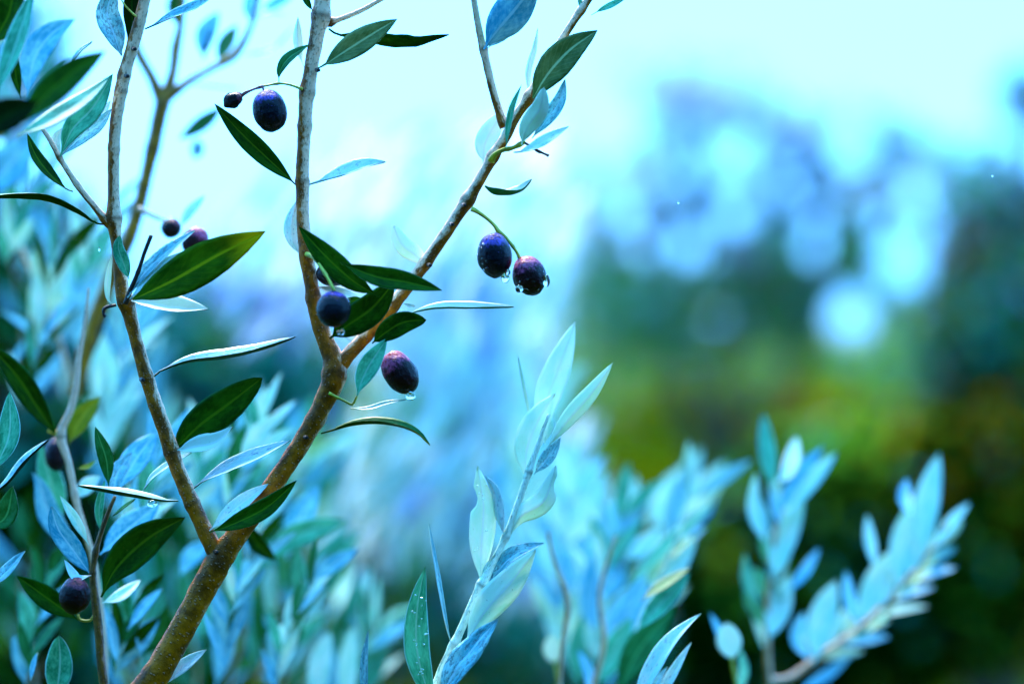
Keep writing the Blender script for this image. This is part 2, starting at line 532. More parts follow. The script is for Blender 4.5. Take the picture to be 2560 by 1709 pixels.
def olive(parent, cx, cy, w, h, tilt, mat, dz=0.0, label=None, dent=0.04, taper=0.0, lean=0.0, seed=1.0):
    """fruit part with its own origin; tilt in degrees, clockwise from upright"""
    nu, nv = 32, 22
    verts, faces, uvs = [], [], []
    s = K * (FOCUS + dz)
    rx, rz = w * 0.5 * s, h * 0.5 * s
    for i in range(nv + 1):
        ph = math.pi * i / nv
        for j in range(nu):
            th = 2 * math.pi * j / nu
            d = Vector((math.sin(ph) * math.cos(th), math.sin(ph) * math.sin(th), math.cos(ph)))
            k = 1 + dent * noise.noise(d * 1.6 + Vector((seed, 0, 0))) + dent * 0.45 * noise.noise(d * 4.5 + Vector((0, seed, 0)))
            tp = 1 - taper * max(d.z, 0)
            verts.append(Vector((d.x * rx * k * tp, d.y * rx * k * tp, d.z * rz * k)))
    for i in range(nv):
        for j in range(nu):
            a, b = i * nu + j, i * nu + (j + 1) % nu
            faces.append((a, a + nu, b + nu, b))
    ob = mesh_obj('olive', verts, faces, mat, parent)
    ob.location = rel(parent, P(cx, cy, dz))
    ob.rotation_euler = (R(lean), R(tilt), 0)
    if label:
        ob['label'] = label
    return ob

def drop(parent_ob, base_thing, cx, cy, w, h, dz, pear=0.35, name='water_drop'):
    """hanging water drop; parent_ob is a part (olive or leaf)"""
    nu, nv = 18, 14
    s = K * (FOCUS + dz)
    verts, faces = [], []
    for i in range(nv + 1):
        ph = math.pi * i / nv
        for j in range(nu):
            th = 2 * math.pi * j / nu
            z = math.cos(ph)
            r = math.sin(ph) * (1 - pear * max(z, 0))
            verts.append(Vector((r * math.cos(th) * w * 0.5 * s, r * math.sin(th) * w * 0.5 * s, z * h * 0.5 * s)))
    for i in range(nv):
        for j in range(nu):
            a, b = i * nu + j, i * nu + (j + 1) % nu
            faces.append((a, a + nu, b + nu, b))
    ob = mesh_obj(name, verts, faces, M_WATER, None)
    world = P(cx, cy, dz)
    if parent_ob is not None:
        ob.parent = parent_ob
        base = Vector(base_thing['_loc'])
        rot = parent_ob.rotation_euler.to_matrix()
        l = world - (base + Vector(parent_ob.location))
        ob.location = rot.inverted() @ l
        ob.rotation_euler = rot.inverted().to_euler()
    else:
        ob.location = world
    return ob

def beads(parent_ob, base_thing, spots, dz, size=(4, 9), name='dew'):
    """tiny beads of water on a part, one mesh"""
    verts, faces = [], []
    r2 = random.Random(len(spots))
    for (x, y, d) in spots:
        rr = r2.uniform(*size) * 0.5 * K * FOCUS
        c = P(x, y, dz + d)
        b0 = len(verts)
        for i in range(7):
            ph = math.pi * i / 6
            for j in range(8):
                th = math.pi * 2 * j / 8
                verts.append(c + Vector((math.sin(ph) * math.cos(th) * rr, -math.cos(ph) * rr * 0.7, math.sin(ph) * math.sin(th) * rr)))
        for i in range(6):
            for j in range(8):
                a, b = b0 + i * 8 + j, b0 + i * 8 + (j + 1) % 8
                faces.append((a, b, b + 8, a + 8))
    base = Vector(base_thing['_loc'])
    rot = parent_ob.rotation_euler.to_matrix().inverted()
    off = base + Vector(parent_ob.location)
    verts = [rot @ (v - off) for v in verts]
    ob = mesh_obj(name, verts, faces, M_WATER, parent_ob)
    ob['kind'] = 'stuff'
    return ob

# ------------------------------------------------------------------ ground and far setting
def grass_ground():
    m, t = new_mat('ground_grass')
    geo = N(t, 'ShaderNodeNewGeometry').outputs['Position']
    n1 = noise_(t, geo, 0.35, 5, 0.6)
    n2 = noise_(t, geo, 14, 4, 0.7)
    col = mixc(t, ramp(t, n1, 0.40, 0.62), (0.02, 0.05, 0.0), (0.05, 0.05, 0.0))
    col = mixc(t, ramp(t, n2, 0.35, 0.7, 0, 0.5), col, (0.03, 0.05, 0.004))
    p = N(t, 'ShaderNodeBsdfPrincipled')
    t.links.new(col, p.inputs['Base Color'])
    p.inputs['Roughness'].default_value = 0.95
    p.inputs['Specular IOR Level'].default_value = 0.0
    b = N(t, 'ShaderNodeBump')
    b.inputs['Distance'].default_value = 0.08
    t.links.new(n2, b.inputs['Height'])
    t.links.new(b.outputs[0], p.inputs['Normal'])
    o = N(t, 'ShaderNodeOutputMaterial')
    t.links.new(p.outputs[0], o.inputs[0])
    nx = 60
    verts, faces = [], []
    xs = [math.copysign(abs(q) ** 2.2, q) * 900 for q in np.linspace(-1, 1, nx + 1)]
    for y in xs:
        for x in xs:
            r = math.hypot(x, y)
            z = 0.10 * noise.noise(Vector((x * 0.12, y * 0.12, 0))) + 0.02 * noise.noise(Vector((x, y, 4)))
            verts.append((x, y, z if r < 300 else 0))
    for j in range(nx):
        for i in range(nx):
            a = j * (nx + 1) + i
            faces.append((a, a + 1, a + nx + 2, a + nx + 1))
    g = mesh_obj('ground', verts, faces, m)
    g['kind'] = 'structure'
grass_ground()

def hill():
    m = far_mat('hill_haze', (0.20, 0.36, 0.44), (0.30, 0.46, 0.52), 0.9, 0.05, 0.0, 0.05)  # distant haze painted in as a pale blue base colour
    verts, faces = [], []
    nx, ny = 70, 12
    for j in range(ny + 1):
        for i in range(nx + 1):
            x = -260 + 620 * i / nx
            y = 330 + 160 * j / ny
            prof_ = math.sin(math.pi * min(j / ny, 1) * 0.5) ** 0.8
            hh = (5 + 2.0 * math.sin(x * 0.013 + 1.0) + 2.5 * noise.noise(Vector((x * 0.03, 3, 1)))) * prof_
            hh += 1.6 * noise.noise(Vector((x * 0.2, y * 0.2, 0))) * prof_
            verts.append((x, y, hh - 0.5))
    for j in range(ny):
        for i in range(nx):
            a = j * (nx + 1) + i
            faces.append((a, a + 1, a + nx + 2, a + nx + 1))
    h = mesh_obj('hills', verts, faces, m)
    h['kind'] = 'structure'
hill()

def leafcloud(name, parent, blobs, seed, kind='stuff'):
    """blobs: (px, py, rx, ry, depth, ddepth, count, weights over FAR, leaf_len_m, leaf_w_m); holes: list of (px,py,r)."""
    r_ = np.random.RandomState(seed)
    allv, allm = [], []
    for b in blobs:
        (px, py, rx, ry, dep, dd, cnt, wts, ll, lw) = b[:10]
        holes = b[10] if len(b) > 10 else ()
        direc = b[11] if len(b) > 11 else None
        u = r_.normal(size=(cnt, 3))
        u /= np.linalg.norm(u, axis=1)[:, None]
        rad = r_.uniform(0, 1, cnt) ** 0.45
        u *= rad[:, None]
        X, Y, D = px + u[:, 0] * rx, py + u[:, 1] * ry, dep + u[:, 2] * dd
        keep = np.ones(cnt, bool)
        for (hx, hy, hr) in holes:
            keep &= np.hypot(X - hx, (Y - hy) * 0.85) > hr
        X, Y, D = X[keep], Y[keep], D[keep]
        c = len(X)
        pos = np.stack([(X - 1280) * K * D, D, H - (Y - 854.5) * K * D], 1)
        if direc is None:
            t = r_.normal(size=(c, 3)) + np.array([0, 0, 0.5])
        else:
            t = np.array([direc[0], 0, direc[1]]) + r_.normal(size=(c, 3)) * 0.28
        t /= np.linalg.norm(t, axis=1)[:, None]
        q = r_.normal(size=(c, 3))
        s = np.cross(t, q)
        s /= np.linalg.norm(s, axis=1)[:, None]
        nn = np.cross(s, t)
        L = (ll * r_.uniform(0.6, 1.25, c))[:, None]
        W = (lw * r_.uniform(0.7, 1.2, c))[:, None]
        v = np.stack([pos - t * L / 2,
                      pos - t * L * 0.12 - s * W / 2 + nn * W * 0.18,
                      pos - t * L * 0.05,
                      pos - t * L * 0.12 + s * W / 2 + nn * W * 0.18,
                      pos + t * L / 2 - nn * L * 0.06], 1)
        allv.append(v)
        w_ = np.array(wts, float)
        allm.append(r_.choice(len(w_), c, p=w_ / w_.sum()))
    v = np.concatenate(allv)
    mi = np.concatenate(allm)
    c = len(v)
    me = bpy.data.meshes.new(name)
    base = (np.arange(c) * 5)[:, None]
    f = np.array([[0, 1, 2], [1, 4, 2], [0, 2, 3], [2, 4, 3]])
    tri = (base[:, None, :] + f[None]).reshape(-1, 3)
    me.vertices.add(c * 5)
    org = np.array(parent['_loc']) if parent is not None else np.zeros(3)
    me.vertices.foreach_set('co', (v.reshape(-1, 3) - org).ravel().astype(np.float32))
    me.loops.add(len(tri) * 3)
    me.loops.foreach_set('vertex_index', tri.ravel().astype(np.int32))
    me.polygons.add(len(tri))
    me.polygons.foreach_set('loop_start', (np.arange(len(tri)) * 3).astype(np.int32))
    for m_ in FAR:
        me.materials.append(m_)
    me.polygons.foreach_set('material_index', np.repeat(mi, 4).astype(np.int32))
    me.update(calc_edges=True)
    me.validate()
    o = link(name, me, parent)
    o['kind'] = kind
    return o

def wood(name, parent, a, b, ra, rb, mat=None, bend=0.1, seed=0):
    """tapered limb between two world points"""
    n, sd_ = 9, 9
    verts, faces = [], []
    a, b = Vector(a), Vector(b)
    for i in range(n + 1):
        t = i / n
        c = a.lerp(b, t) + Vector((noise.noise(Vector((t * 2, seed, 0))), noise.noise(Vector((t * 2, seed, 5))), 0)) * bend * (a - b).length * math.sin(math.pi * t)
        r_ = ra + (rb - ra) * t
        d = (b - a).normalized()
        u = d.orthogonal().normalized()
        w = d.cross(u)
        for j in range(sd_):
            th = 2 * math.pi * j / sd_
            k = r_ * (1 + 0.15 * noise.noise(Vector((math.cos(th), math.sin(th), t * 4 + seed))))
            verts.append(rel(parent, c + (u * math.cos(th) + w * math.sin(th)) * k))
    for i in range(n):
        for j in range(sd_):
            p, q = i * sd_ + j, i * sd_ + (j + 1) % sd_
            faces.append((p, q, q + sd_, p + sd_))
    faces.append(tuple(range(sd_)))
    faces.append(tuple(n * sd_ + j for j in range(sd_))[::-1])
    return mesh_obj(name, verts, faces, mat or F_BARK, parent)

def W_(px, py, d):
    return Vector(((px - 1280) * K * d, d, H - (py - 854.5) * K * d))

def far_tree(name, label, trunk_px, depth, crown_py, blobs, seed, cat='tree', tr=0.10, limbs=3):
    base = Vector(((trunk_px - 1280) * K * depth, depth, 0))
    r = thing(name, label, cat, base)
    top = W_(trunk_px, crown_py, depth)
    if top.z > 0.6:
        fork = base.lerp(top, 0.45)
        wood('trunk', r, base - Vector((0, 0, 0.05)), fork, tr, tr * 0.7, seed=seed)
        for b in blobs[:limbs]:
            wood('limb', r, fork - Vector((0, 0, 0.02)), W_(b[0], b[1], b[4]), tr * 0.5, tr * 0.12, seed=seed + b[0])
    leafcloud('crown', r, blobs, seed)
    return r

#            silver blue teal green dark olive brown
SKYHOLES = [(1690, 440, 36), (1830, 400, 46), (1835, 530, 40), (2130, 365, 52), (1720, 610, 38), (2045, 610, 40), (2215, 550, 32), (2235, 650, 40), (2125, 785, 52), (1785, 800, 24), (1965, 450, 30), (1510, 290, 95), (1560, 520, 36)]
_hr = random.Random(21)
for _ in range(34):
    SKYHOLES.append((_hr.uniform(1430, 2320), _hr.uniform(300, 640), _hr.uniform(13, 27)))
far_tree('silver_olive_tree', 'silvery olive tree with many sky gaps, blurred in the middle right distance', 1900, 8.0, 560, [
    (1740, 450, 350, 260, 8.0, 0.25, 3000, (4, 12, 0.6, 2.5, 0, 0.3, 1.6), 0.085, 0.022, SKYHOLES),
    (2090, 480, 300, 240, 8.1, 0.25, 2700, (3, 12, 2.5, 2.5, 0.4, 0.2, 1.6), 0.085, 0.022, SKYHOLES),
    (1500, 560, 260, 240, 8.1, 0.25, 1000, (8, 9, 1, 4, 0, 1, 0), 0.085, 0.022, SKYHOLES),
    (1920, 300, 130, 70, 8.1, 0.3, 130, (1, 1, 1, 1, 0, 0, 3), 0.085, 0.022, SKYHOLES),
    (1700, 220, 260, 80, 8.1, 0.3, 420, (1, 4, 0, 0, 0, 0, 1), 0.085, 0.022, SKYHOLES),
    (2000, 740, 320, 150, 8.2, 0.3, 1900, (2, 1.5, 6, 8, 0.6, 1.0, 0.6), 0.085, 0.022, SKYHOLES),
    (1640, 760, 320, 170, 8.1, 0.3, 2200, (5, 1.5, 3, 12, 0, 2, 0.8), 0.085, 0.022, SKYHOLES),
    (2260, 390, 100, 60, 7.8, 0.3, 260, (0, 1, 6, 1, 4, 0, 0), 0.085, 0.022, SKYHOLES),
    (2140, 610, 45, 70, 7.9, 0.2, 120, (0, 0, 1, 6, 1, 1, 0), 0.085, 0.022),
    (1960, 600, 50, 60, 7.9, 0.2, 90, (0, 1, 1, 6, 0, 1, 0), 0.085, 0.022),
], 11)
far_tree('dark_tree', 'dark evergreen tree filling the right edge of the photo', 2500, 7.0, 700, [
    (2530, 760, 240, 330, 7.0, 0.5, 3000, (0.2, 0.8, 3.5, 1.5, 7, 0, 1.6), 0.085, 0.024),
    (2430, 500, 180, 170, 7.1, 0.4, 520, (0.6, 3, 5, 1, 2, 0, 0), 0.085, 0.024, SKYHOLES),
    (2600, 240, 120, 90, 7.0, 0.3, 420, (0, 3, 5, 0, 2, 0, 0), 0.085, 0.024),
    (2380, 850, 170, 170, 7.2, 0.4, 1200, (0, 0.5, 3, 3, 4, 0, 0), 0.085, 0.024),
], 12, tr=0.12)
far_tree('low_green_bush', 'yellow-green bush low behind the blurred shoots', 1800, 9.0, 1250, [
    (1700, 950, 480, 150, 9.0, 0.6, 3200, (0.3, 1, 2.5, 9, 2.5, 1.5, 1.5), 0.08, 0.026),
    (1880, 1030, 400, 55, 8.6, 0.2, 800, (0, 0, 0.3, 5, 2, 7, 2), 0.08, 0.026),
    (2130, 940, 280, 120, 9.1, 0.5, 1300, (0.2, 1, 3, 7, 1.2, 2.5, 1), 0.08, 0.026),
], 13, cat='bush')
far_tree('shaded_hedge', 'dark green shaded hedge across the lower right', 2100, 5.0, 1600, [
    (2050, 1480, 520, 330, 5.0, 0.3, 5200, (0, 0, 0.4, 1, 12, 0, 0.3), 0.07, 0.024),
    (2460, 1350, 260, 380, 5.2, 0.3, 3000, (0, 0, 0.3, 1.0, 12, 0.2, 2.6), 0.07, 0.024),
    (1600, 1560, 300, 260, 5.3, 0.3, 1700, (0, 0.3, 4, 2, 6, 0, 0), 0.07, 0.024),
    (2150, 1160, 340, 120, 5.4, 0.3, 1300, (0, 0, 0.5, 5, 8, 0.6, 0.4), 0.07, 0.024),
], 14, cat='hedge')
far_tree('pale_olive_tree', 'pale silver olive tree blurred behind the forked branch', 1050, 2.3, 900, [
    (1000, 620, 300, 330, 2.35, 0.2, 270, (20, 4, 0.2, 0, 0, 0, 0), 0.062, 0.013, (), (0.55, 1)),
    (1180, 560, 300, 260, 2.35, 0.2, 270, (20, 4, 0.2, 0, 0, 0, 0), 0.062, 0.013, (), (0.55, 1)),
    (760, 640, 260, 240, 2.35, 0.2, 110, (6, 9, 0.4, 0, 0, 0, 0), 0.062, 0.012, (), (0.6, 1)),
    (1200, 830, 230, 280, 2.3, 0.2, 340, (16, 2, 0.2, 0, 0, 0, 0), 0.062, 0.013, (), (0.5, 1)),
    (1050, 1180, 300, 220, 2.3, 0.2, 230, (12, 3, 3, 3, 0.1, 1.2, 0), 0.062, 0.014, (), (0.5, 1)),
    (1330, 1260, 200, 260, 2.3, 0.2, 200, (9, 5, 2, 0.5, 0, 0, 0), 0.062, 0.014, (), (0.4, 1)),
], 15, tr=0.012)
far_tree('teal_olive_tree', 'shaded teal olive tree blurred behind the left stems', 550, 4.2, 1100, [
    (560, 960, 330, 260, 4.2, 0.3, 2500, (0, 0.6, 6, 0.6, 5, 0, 0), 0.07, 0.02),
    (640, 730, 200, 130, 4.3, 0.3, 380, (1, 3, 3, 0, 0, 0, 0), 0.07, 0.018),
    (900, 1420, 420, 320, 4.0, 0.3, 2600, (0.6, 1, 7, 2.5, 2, 0.2, 0), 0.07, 0.02),
    (1350, 1550, 300, 260, 4.1, 0.3, 1500, (0.3, 0.6, 8, 1, 2, 0, 0), 0.07, 0.02),
    (980, 1120, 200, 200, 4.4, 0.3, 420, (0.3, 1, 3, 3, 0.5, 1, 0.3), 0.07, 0.02),
], 16, tr=0.05)
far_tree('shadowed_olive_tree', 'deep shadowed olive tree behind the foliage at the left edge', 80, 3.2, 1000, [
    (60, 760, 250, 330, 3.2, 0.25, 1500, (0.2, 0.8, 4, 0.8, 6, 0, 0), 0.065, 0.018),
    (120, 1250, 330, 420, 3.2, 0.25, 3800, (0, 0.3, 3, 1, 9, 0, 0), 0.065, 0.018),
    (40, 720, 110, 110, 2.6, 0.1, 500, (0, 0, 0.4, 0.5, 12, 0, 0), 0.05, 0.018),  # dark clump painting a black shade gap between leaves
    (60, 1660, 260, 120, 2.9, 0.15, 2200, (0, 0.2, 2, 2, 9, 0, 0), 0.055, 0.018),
    (60, 1330, 110, 200, 2.6, 0.1, 900, (0, 0, 0.4, 0.5, 12, 0, 0), 0.05, 0.018),  # second dark clump, shade gap put into leaf colour
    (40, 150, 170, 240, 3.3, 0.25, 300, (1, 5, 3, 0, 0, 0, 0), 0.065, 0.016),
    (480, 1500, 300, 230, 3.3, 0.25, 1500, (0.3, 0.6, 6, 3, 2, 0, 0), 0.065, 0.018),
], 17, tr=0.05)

def shade_row_behind():  # unseen trees added to darken the faces turned to the lens
    """added row of dark trees behind the lens, out of view, to cut frontal light"""
    base = Vector((0.3, -3.2, 0))
    g = thing('added_shade_row', 'added dense dark trees behind the lens, unseen, cutting frontal light', 'light blocker', base)
    g['kind'] = 'stuff'
    for k in range(4):
        x = -4.5 + 3.0 * k
        wood('trunk', g, (x, -3.3, -0.05), (x + 0.2, -3.2, 1.4), 0.12, 0.08, seed=k)
    r_ = np.random.RandomState(5)
    c = 15000
    pos = np.stack([r_.uniform(-9, 9, c), -3.3 + r_.normal(0, 0.5, c), r_.uniform(0.3, 4.8, c)], 1)
    t = r_.normal(size=(c, 3)); t /= np.linalg.norm(t, axis=1)[:, None]
    q = np.cross(t, r_.normal(size=(c, 3))); q /= np.linalg.norm(q, axis=1)[:, None]
    v = np.stack([pos - t * 0.17, pos - q * 0.07, pos + t * 0.17, pos + q * 0.07], 1).reshape(-1, 3) - np.array(base)
    f = [(4 * i, 4 * i + 1, 4 * i + 2, 4 * i + 3) for i in range(c)]
    o = mesh_obj('crown', v, f, F_DARK, g, smooth=False)
    o['kind'] = 'stuff'
shade_row_behind()

# ------------------------------------------------------------------ blurred mid-distance branches
def auto_leaves(root, base, tip, dz, pairs, ll, w, tops, spread=28, seed=0, stem=M_LAV, sw=12):
    dz = dz * 1.28
    pairs = int(pairs * 1.7)
    w = w * 0.74
    ll = ll * 1.02
    r_ = random.Random(seed)
    mx = (base[0] + tip[0]) / 2 + r_.uniform(-20, 20)
    my = (base[1] + tip[1]) / 2
    tube('stem', root, [(base[0], base[1], sw), (mx, my, sw * 0.75), (tip[0], tip[1], sw * 0.35)], stem, dz, pale=0.5, sides=8, seg=10)
    ang = math.atan2(tip[1] - base[1], tip[0] - base[0])
    for k in range(pairs + 1):
        t = (k + 0.4) / (pairs + 0.5)
        cx = base[0] + (tip[0] - base[0]) * t + (mx - (base[0] + tip[0]) / 2) * 4 * t * (1 - t)
        cy = base[1] + (tip[1] - base[1]) * t
        for sgn in ((-1, 1) if k < pairs else (r_.choice((-1, 1)) * 0.2,)):
            a = ang + sgn * R(spread + r_.uniform(-14, 14))
            L = ll * r_.uniform(0.7, 1.2) * (1 - 0.25 * t)
            ex, ey = cx + math.cos(a) * L, cy + math.sin(a) * L
            bx, by = cx + math.cos(a + sgn * 0.15) * L * 0.5, cy + math.sin(a + sgn * 0.15) * L * 0.5
            leaf(root, [(cx, cy), (bx, by), (ex, ey)], w * r_.uniform(0.75, 1.25), r_.choice((0, 20, 40, 60, 160, 200, 140)), r_.choice(tops), r_.choice(('pale', 'blue', 'teal', 'green')), dz + r_.uniform(-0.01, 0.01), dz + r_.uniform(-0.03, 0.03), n=8)

# pale streaky shoots behind the lower left
bb = thing('olive_bush', 'olive bush of blurred pale and teal leaves behind the lower left stems', 'bush', W_(480, 1709, 1.62) * 1.0)
for i, (b, t_, dz, ps, ll, w, tops) in enumerate([
    ((250, 1150), (340, 720), 0.50, 5, 228, 62, ('pale', 'blue', 'pale', 'teal')),
    ((330, 1350), (330, 900), 0.42, 5, 216, 60, ('pale', 'blue', 'blue', 'dark')),
    ((120, 900), (170, 560), 0.40, 4, 216, 62, ('pale', 'teal', 'blue')),
    ((60, 1010), (30, 620), 0.45, 4, 180, 42, ('blue', 'black', 'dark')),
    ((420, 1640), (520, 1180), 0.34, 6, 240, 72, ('teal', 'green', 'dark', 'blue', 'green', 'pale')),
    ((560, 1750), (640, 1300), 0.30, 6, 240, 72, ('teal', 'green', 'blue', 'dark', 'green', 'teal')),
    ((600, 1400), (640, 1080), 0.30, 4, 216, 62, ('teal', 'green', 'green', 'pale')),
    ((330, 1760), (400, 1400), 0.36, 5, 228, 70, ('green', 'teal', 'dark', 'black', 'blue')),
    ((90, 1760), (60, 1380), 0.34, 5, 204, 65, ('teal', 'black', 'black', 'dark', 'blue')),
    ((760, 1780), (840, 1500), 0.42, 4, 228, 65, ('pale', 'blue', 'teal')),
    ((480, 1780), (470, 1560), 0.26, 3, 204, 65, ('teal', 'green', 'dark')),
    ((20, 420), (60, 120), 0.35, 4, 204, 57, ('blue', 'teal', 'pale')),
    ((700, 1760), (760, 1380), 0.24, 5, 230, 72, ('teal', 'blue', 'green', 'pale')),
    ((520, 1640), (600, 1340), 0.34, 4, 230, 74, ('teal', 'green', 'teal', 'dark')),
    ((400, 1560), (450, 1300), 0.38, 4, 220, 74, ('teal', 'pale', 'green')),
    ((640, 1700), (700, 1480), 0.20, 4, 200, 66, ('green', 'teal', 'dark', 'blue')),
    ((320, 1760), (340, 1560), 0.20, 4, 190, 60, ('green', 'dark', 'teal')),
    ((840, 1780), (900, 1600), 0.24, 3, 220, 62, ('pale', 'teal', 'blue')),
    ((700, 1300), (760, 1130), 0.36, 3, 210, 66, ('pale', 'blue', 'teal')),
]):
    auto_leaves(bb, b, t_, dz, ps, ll, w, tops, seed=100 + i)
for spec in [
    ([(150, 790), (165, 680), (205, 555)], 66, 10, 'pale', 0.25), ([(195, 905), (225, 760), (290, 640)], 70, 15, 'blue', 0.22),
    ([(210, 930), (250, 800), (285, 700)], 40, 10, 'black', 0.17), ([(100, 985), (120, 930), (152, 870)], 45, 0, 'blue', 0.2),
    ([(0, 775), (70, 820), (150, 880)], 28, 50, 'blue', 0.2), ([(78, 835), (50, 880), (15, 915)], 24, 30, 'blue', 0.2),
    ([(90, 560), (60, 600), (10, 640)], 30, 30, 'teal', 0.2),
    ([(255, 1160), (300, 1000), (350, 880)], 62, 0, 'pale', 0.24), ([(235, 1020), (260, 900), (250, 800)], 60, 0, 'pale', 0.26),
    ([(600, 1170), (640, 1090), (700, 1030)], 48, 0, 'pale', 0.10), ([(575, 1230), (590, 1140), (612, 1055)], 46, 0, 'green', 0.12),
    ([(500, 1280), (540, 1180), (560, 1130)], 70, 0, 'blue', 0.2), ([(655, 1405), (740, 1340), (865, 1300)], 70, 10, 'teal', 0.14),
    ([(715, 1400), (750, 1300), (800, 1210)], 72, 10, 'blue', 0.15), ([(600, 1500), (605, 1430), (640, 1400)], 55, 0, 'blue', 0.14),
    ([(690, 1660), (700, 1600), (742, 1545)], 50, 10, 'pale', 0.14), ([(790, 1770), (800, 1660), (825, 1575)], 62, 0, 'pale', 0.17),
    ([(865, 1780), (870, 1660), (885, 1560)], 55, 0, 'pale', 0.19), ([(540, 1720), (560, 1600), (545, 1480)], 60, 0, 'blue', 0.16),
    ([(450, 1440), (480, 1390), (530, 1350)], 50, 10, 'blue', 0.14), ([(610, 1300), (645, 1360), (690, 1400)], 44, 10, 'dark', 0.08),
    ([(350, 1640), (365, 1580), (400, 1540)], 44, 0, 'blue', 0.08), ([(420, 1500), (400, 1580), (330, 1640)], 60, 0, 'green', 0.12),
]:
    leaf(bb, spec[0], spec[1], spec[2], spec[3], 'pale', spec[4] * 1.25, spec[4] * 1.25 + 0.01, n=12)
tube('stem', bb, [(5, 500, 7), (30, 560, 11), (70, 660, 14), (112, 750, 15), (150, 860, 15), (190, 1000, 14)], M_LAV, 0.24, pale=0.7)

# blurred pale shoots, centre right
fs = thing('olive_shoot', 'cluster of very blurred silver-blue shoots right of the sharp pale shoot', 'shoot', P(1450, 1709, 0.16))
for spec in [
    ([(1395, 1400), (1410, 1240), (1440, 1090)], 110, 0, 'pale', 0.49), ([(1480, 1330), (1490, 1240), (1505, 1170)], 84, 0, 'pale', 0.48),
    ([(1560, 1420), (1570, 1290), (1592, 1185)], 66, 0, 'pale', 0.29), ([(1520, 1480), (1505, 1360), (1550, 1235)], 84, 10, 'blue', 0.25),
    ([(1650, 1380), (1690, 1250), (1755, 1115)], 84, 0, 'pale', 0.35), ([(1700, 1350), (1760, 1230), (1815, 1150)], 78, 0, 'pale', 0.35),
    ([(1620, 1330), (1650, 1250), (1700, 1170)], 60, 0, 'pale', 0.38),
    ([(1560, 1480), (1660, 1370), (1785, 1255)], 48, 40, 'teal', 0.17), ([(1620, 1500), (1680, 1420), (1742, 1345)], 74, 10, 'pale', 0.17),
    ([(1600, 1480), (1660, 1400), (1745, 1330)], 50, 50, 'teal', 0.17),
    ([(1600, 1500), (1670, 1455), (1728, 1415)], 46, 60, 'green', 0.09), ([(1590, 1580), (1640, 1520), (1725, 1430)], 66, 20, 'teal', 0.09),
    ([(1480, 1600), (1490, 1460), (1545, 1330)], 100, 10, 'blue', 0.23), ([(1440, 1520), (1440, 1400), (1455, 1300)], 90, 0, 'blue', 0.32),
    ([(1520, 1720), (1560, 1570), (1620, 1420)], 120, 10, 'blue', 0.20), ([(1480, 1720), (1530, 1640), (1580, 1540)], 90, 10, 'teal', 0.17),
    ([(1540, 1740), (1600, 1620), (1690, 1510)], 92, 10, 'green', 0.12), ([(1440, 1720), (1450, 1620), (1480, 1500)], 80, 0, 'teal', 0.23),
    ([(1560, 1400), (1600, 1370), (1650, 1320)], 50, 10, 'pale', 0.22), ([(1340, 1300), (1350, 1200), (1400, 1060)], 80, 10, 'blue', 0.52),
    ([(1470, 1760), (1475, 1690), (1445, 1620)], 34, 0, 'blue', 0.14), ([(1500, 1500), (1540, 1440), (1545, 1380)], 60, 0, 'blue', 0.22),
    ([(1350, 1480), (1340, 1380), (1330, 1260)], 70, 10, 'blue', 0.51), ([(1260, 1250), (1290, 1150), (1300, 1060)], 90, 10, 'blue', 0.61),
]:
    leaf(fs, spec[0], spec[1] * 0.86, spec[2], spec[3], 'pale', spec[4] * 1.2, spec[4] * 1.2 + 0.02, n=12)
tube('stem', fs, [(1398, 1720, 12), (1408, 1600, 13), (1420, 1500, 16), (1385, 1400, 10), (1370, 1330, 8)], M_LAV, 0.14, pale=0.5)
tube('stem', fs, [(1480, 1730, 14), (1510, 1600, 14), (1500, 1480, 12), (1540, 1340, 8)], M_LAV, 0.17, pale=0.5)
tube('stem', fs, [(1545, 1740, 14), (1600, 1560, 13), (1660, 1420, 10), (1720, 1280, 6)], M_PALESTEM, 0.20, pale=0.7)

ps = thing('olive_sprig', 'sharper pale pointed sprig at the bottom between the blurred shoots', 'sprig', P(1620, 1740, 0.03))
leaf(ps, [(1575, 1780), (1640, 1660), (1690, 1590), (1752, 1532)], 54, (20, 60), 'wet_sheen', 'pale', 0.03, 0.03, fold=0.4)
leaf(ps, [(1625, 1780), (1680, 1690), (1728, 1604)], 34, (30, 50), 'wet_sheen', 'pale', 0.035, 0.035, fold=0.4)
leaf(ps, [(1600, 1780), (1640, 1710), (1668, 1665)], 30, (30, 50), 'wet', 'pale', 0.04, 0.04, fold=0.4)
tube('stem', ps, [(1590, 1800, 10), (1600, 1770, 10), (1612, 1740, 6)], M_PALESTEM, 0.035, pale=0.7)

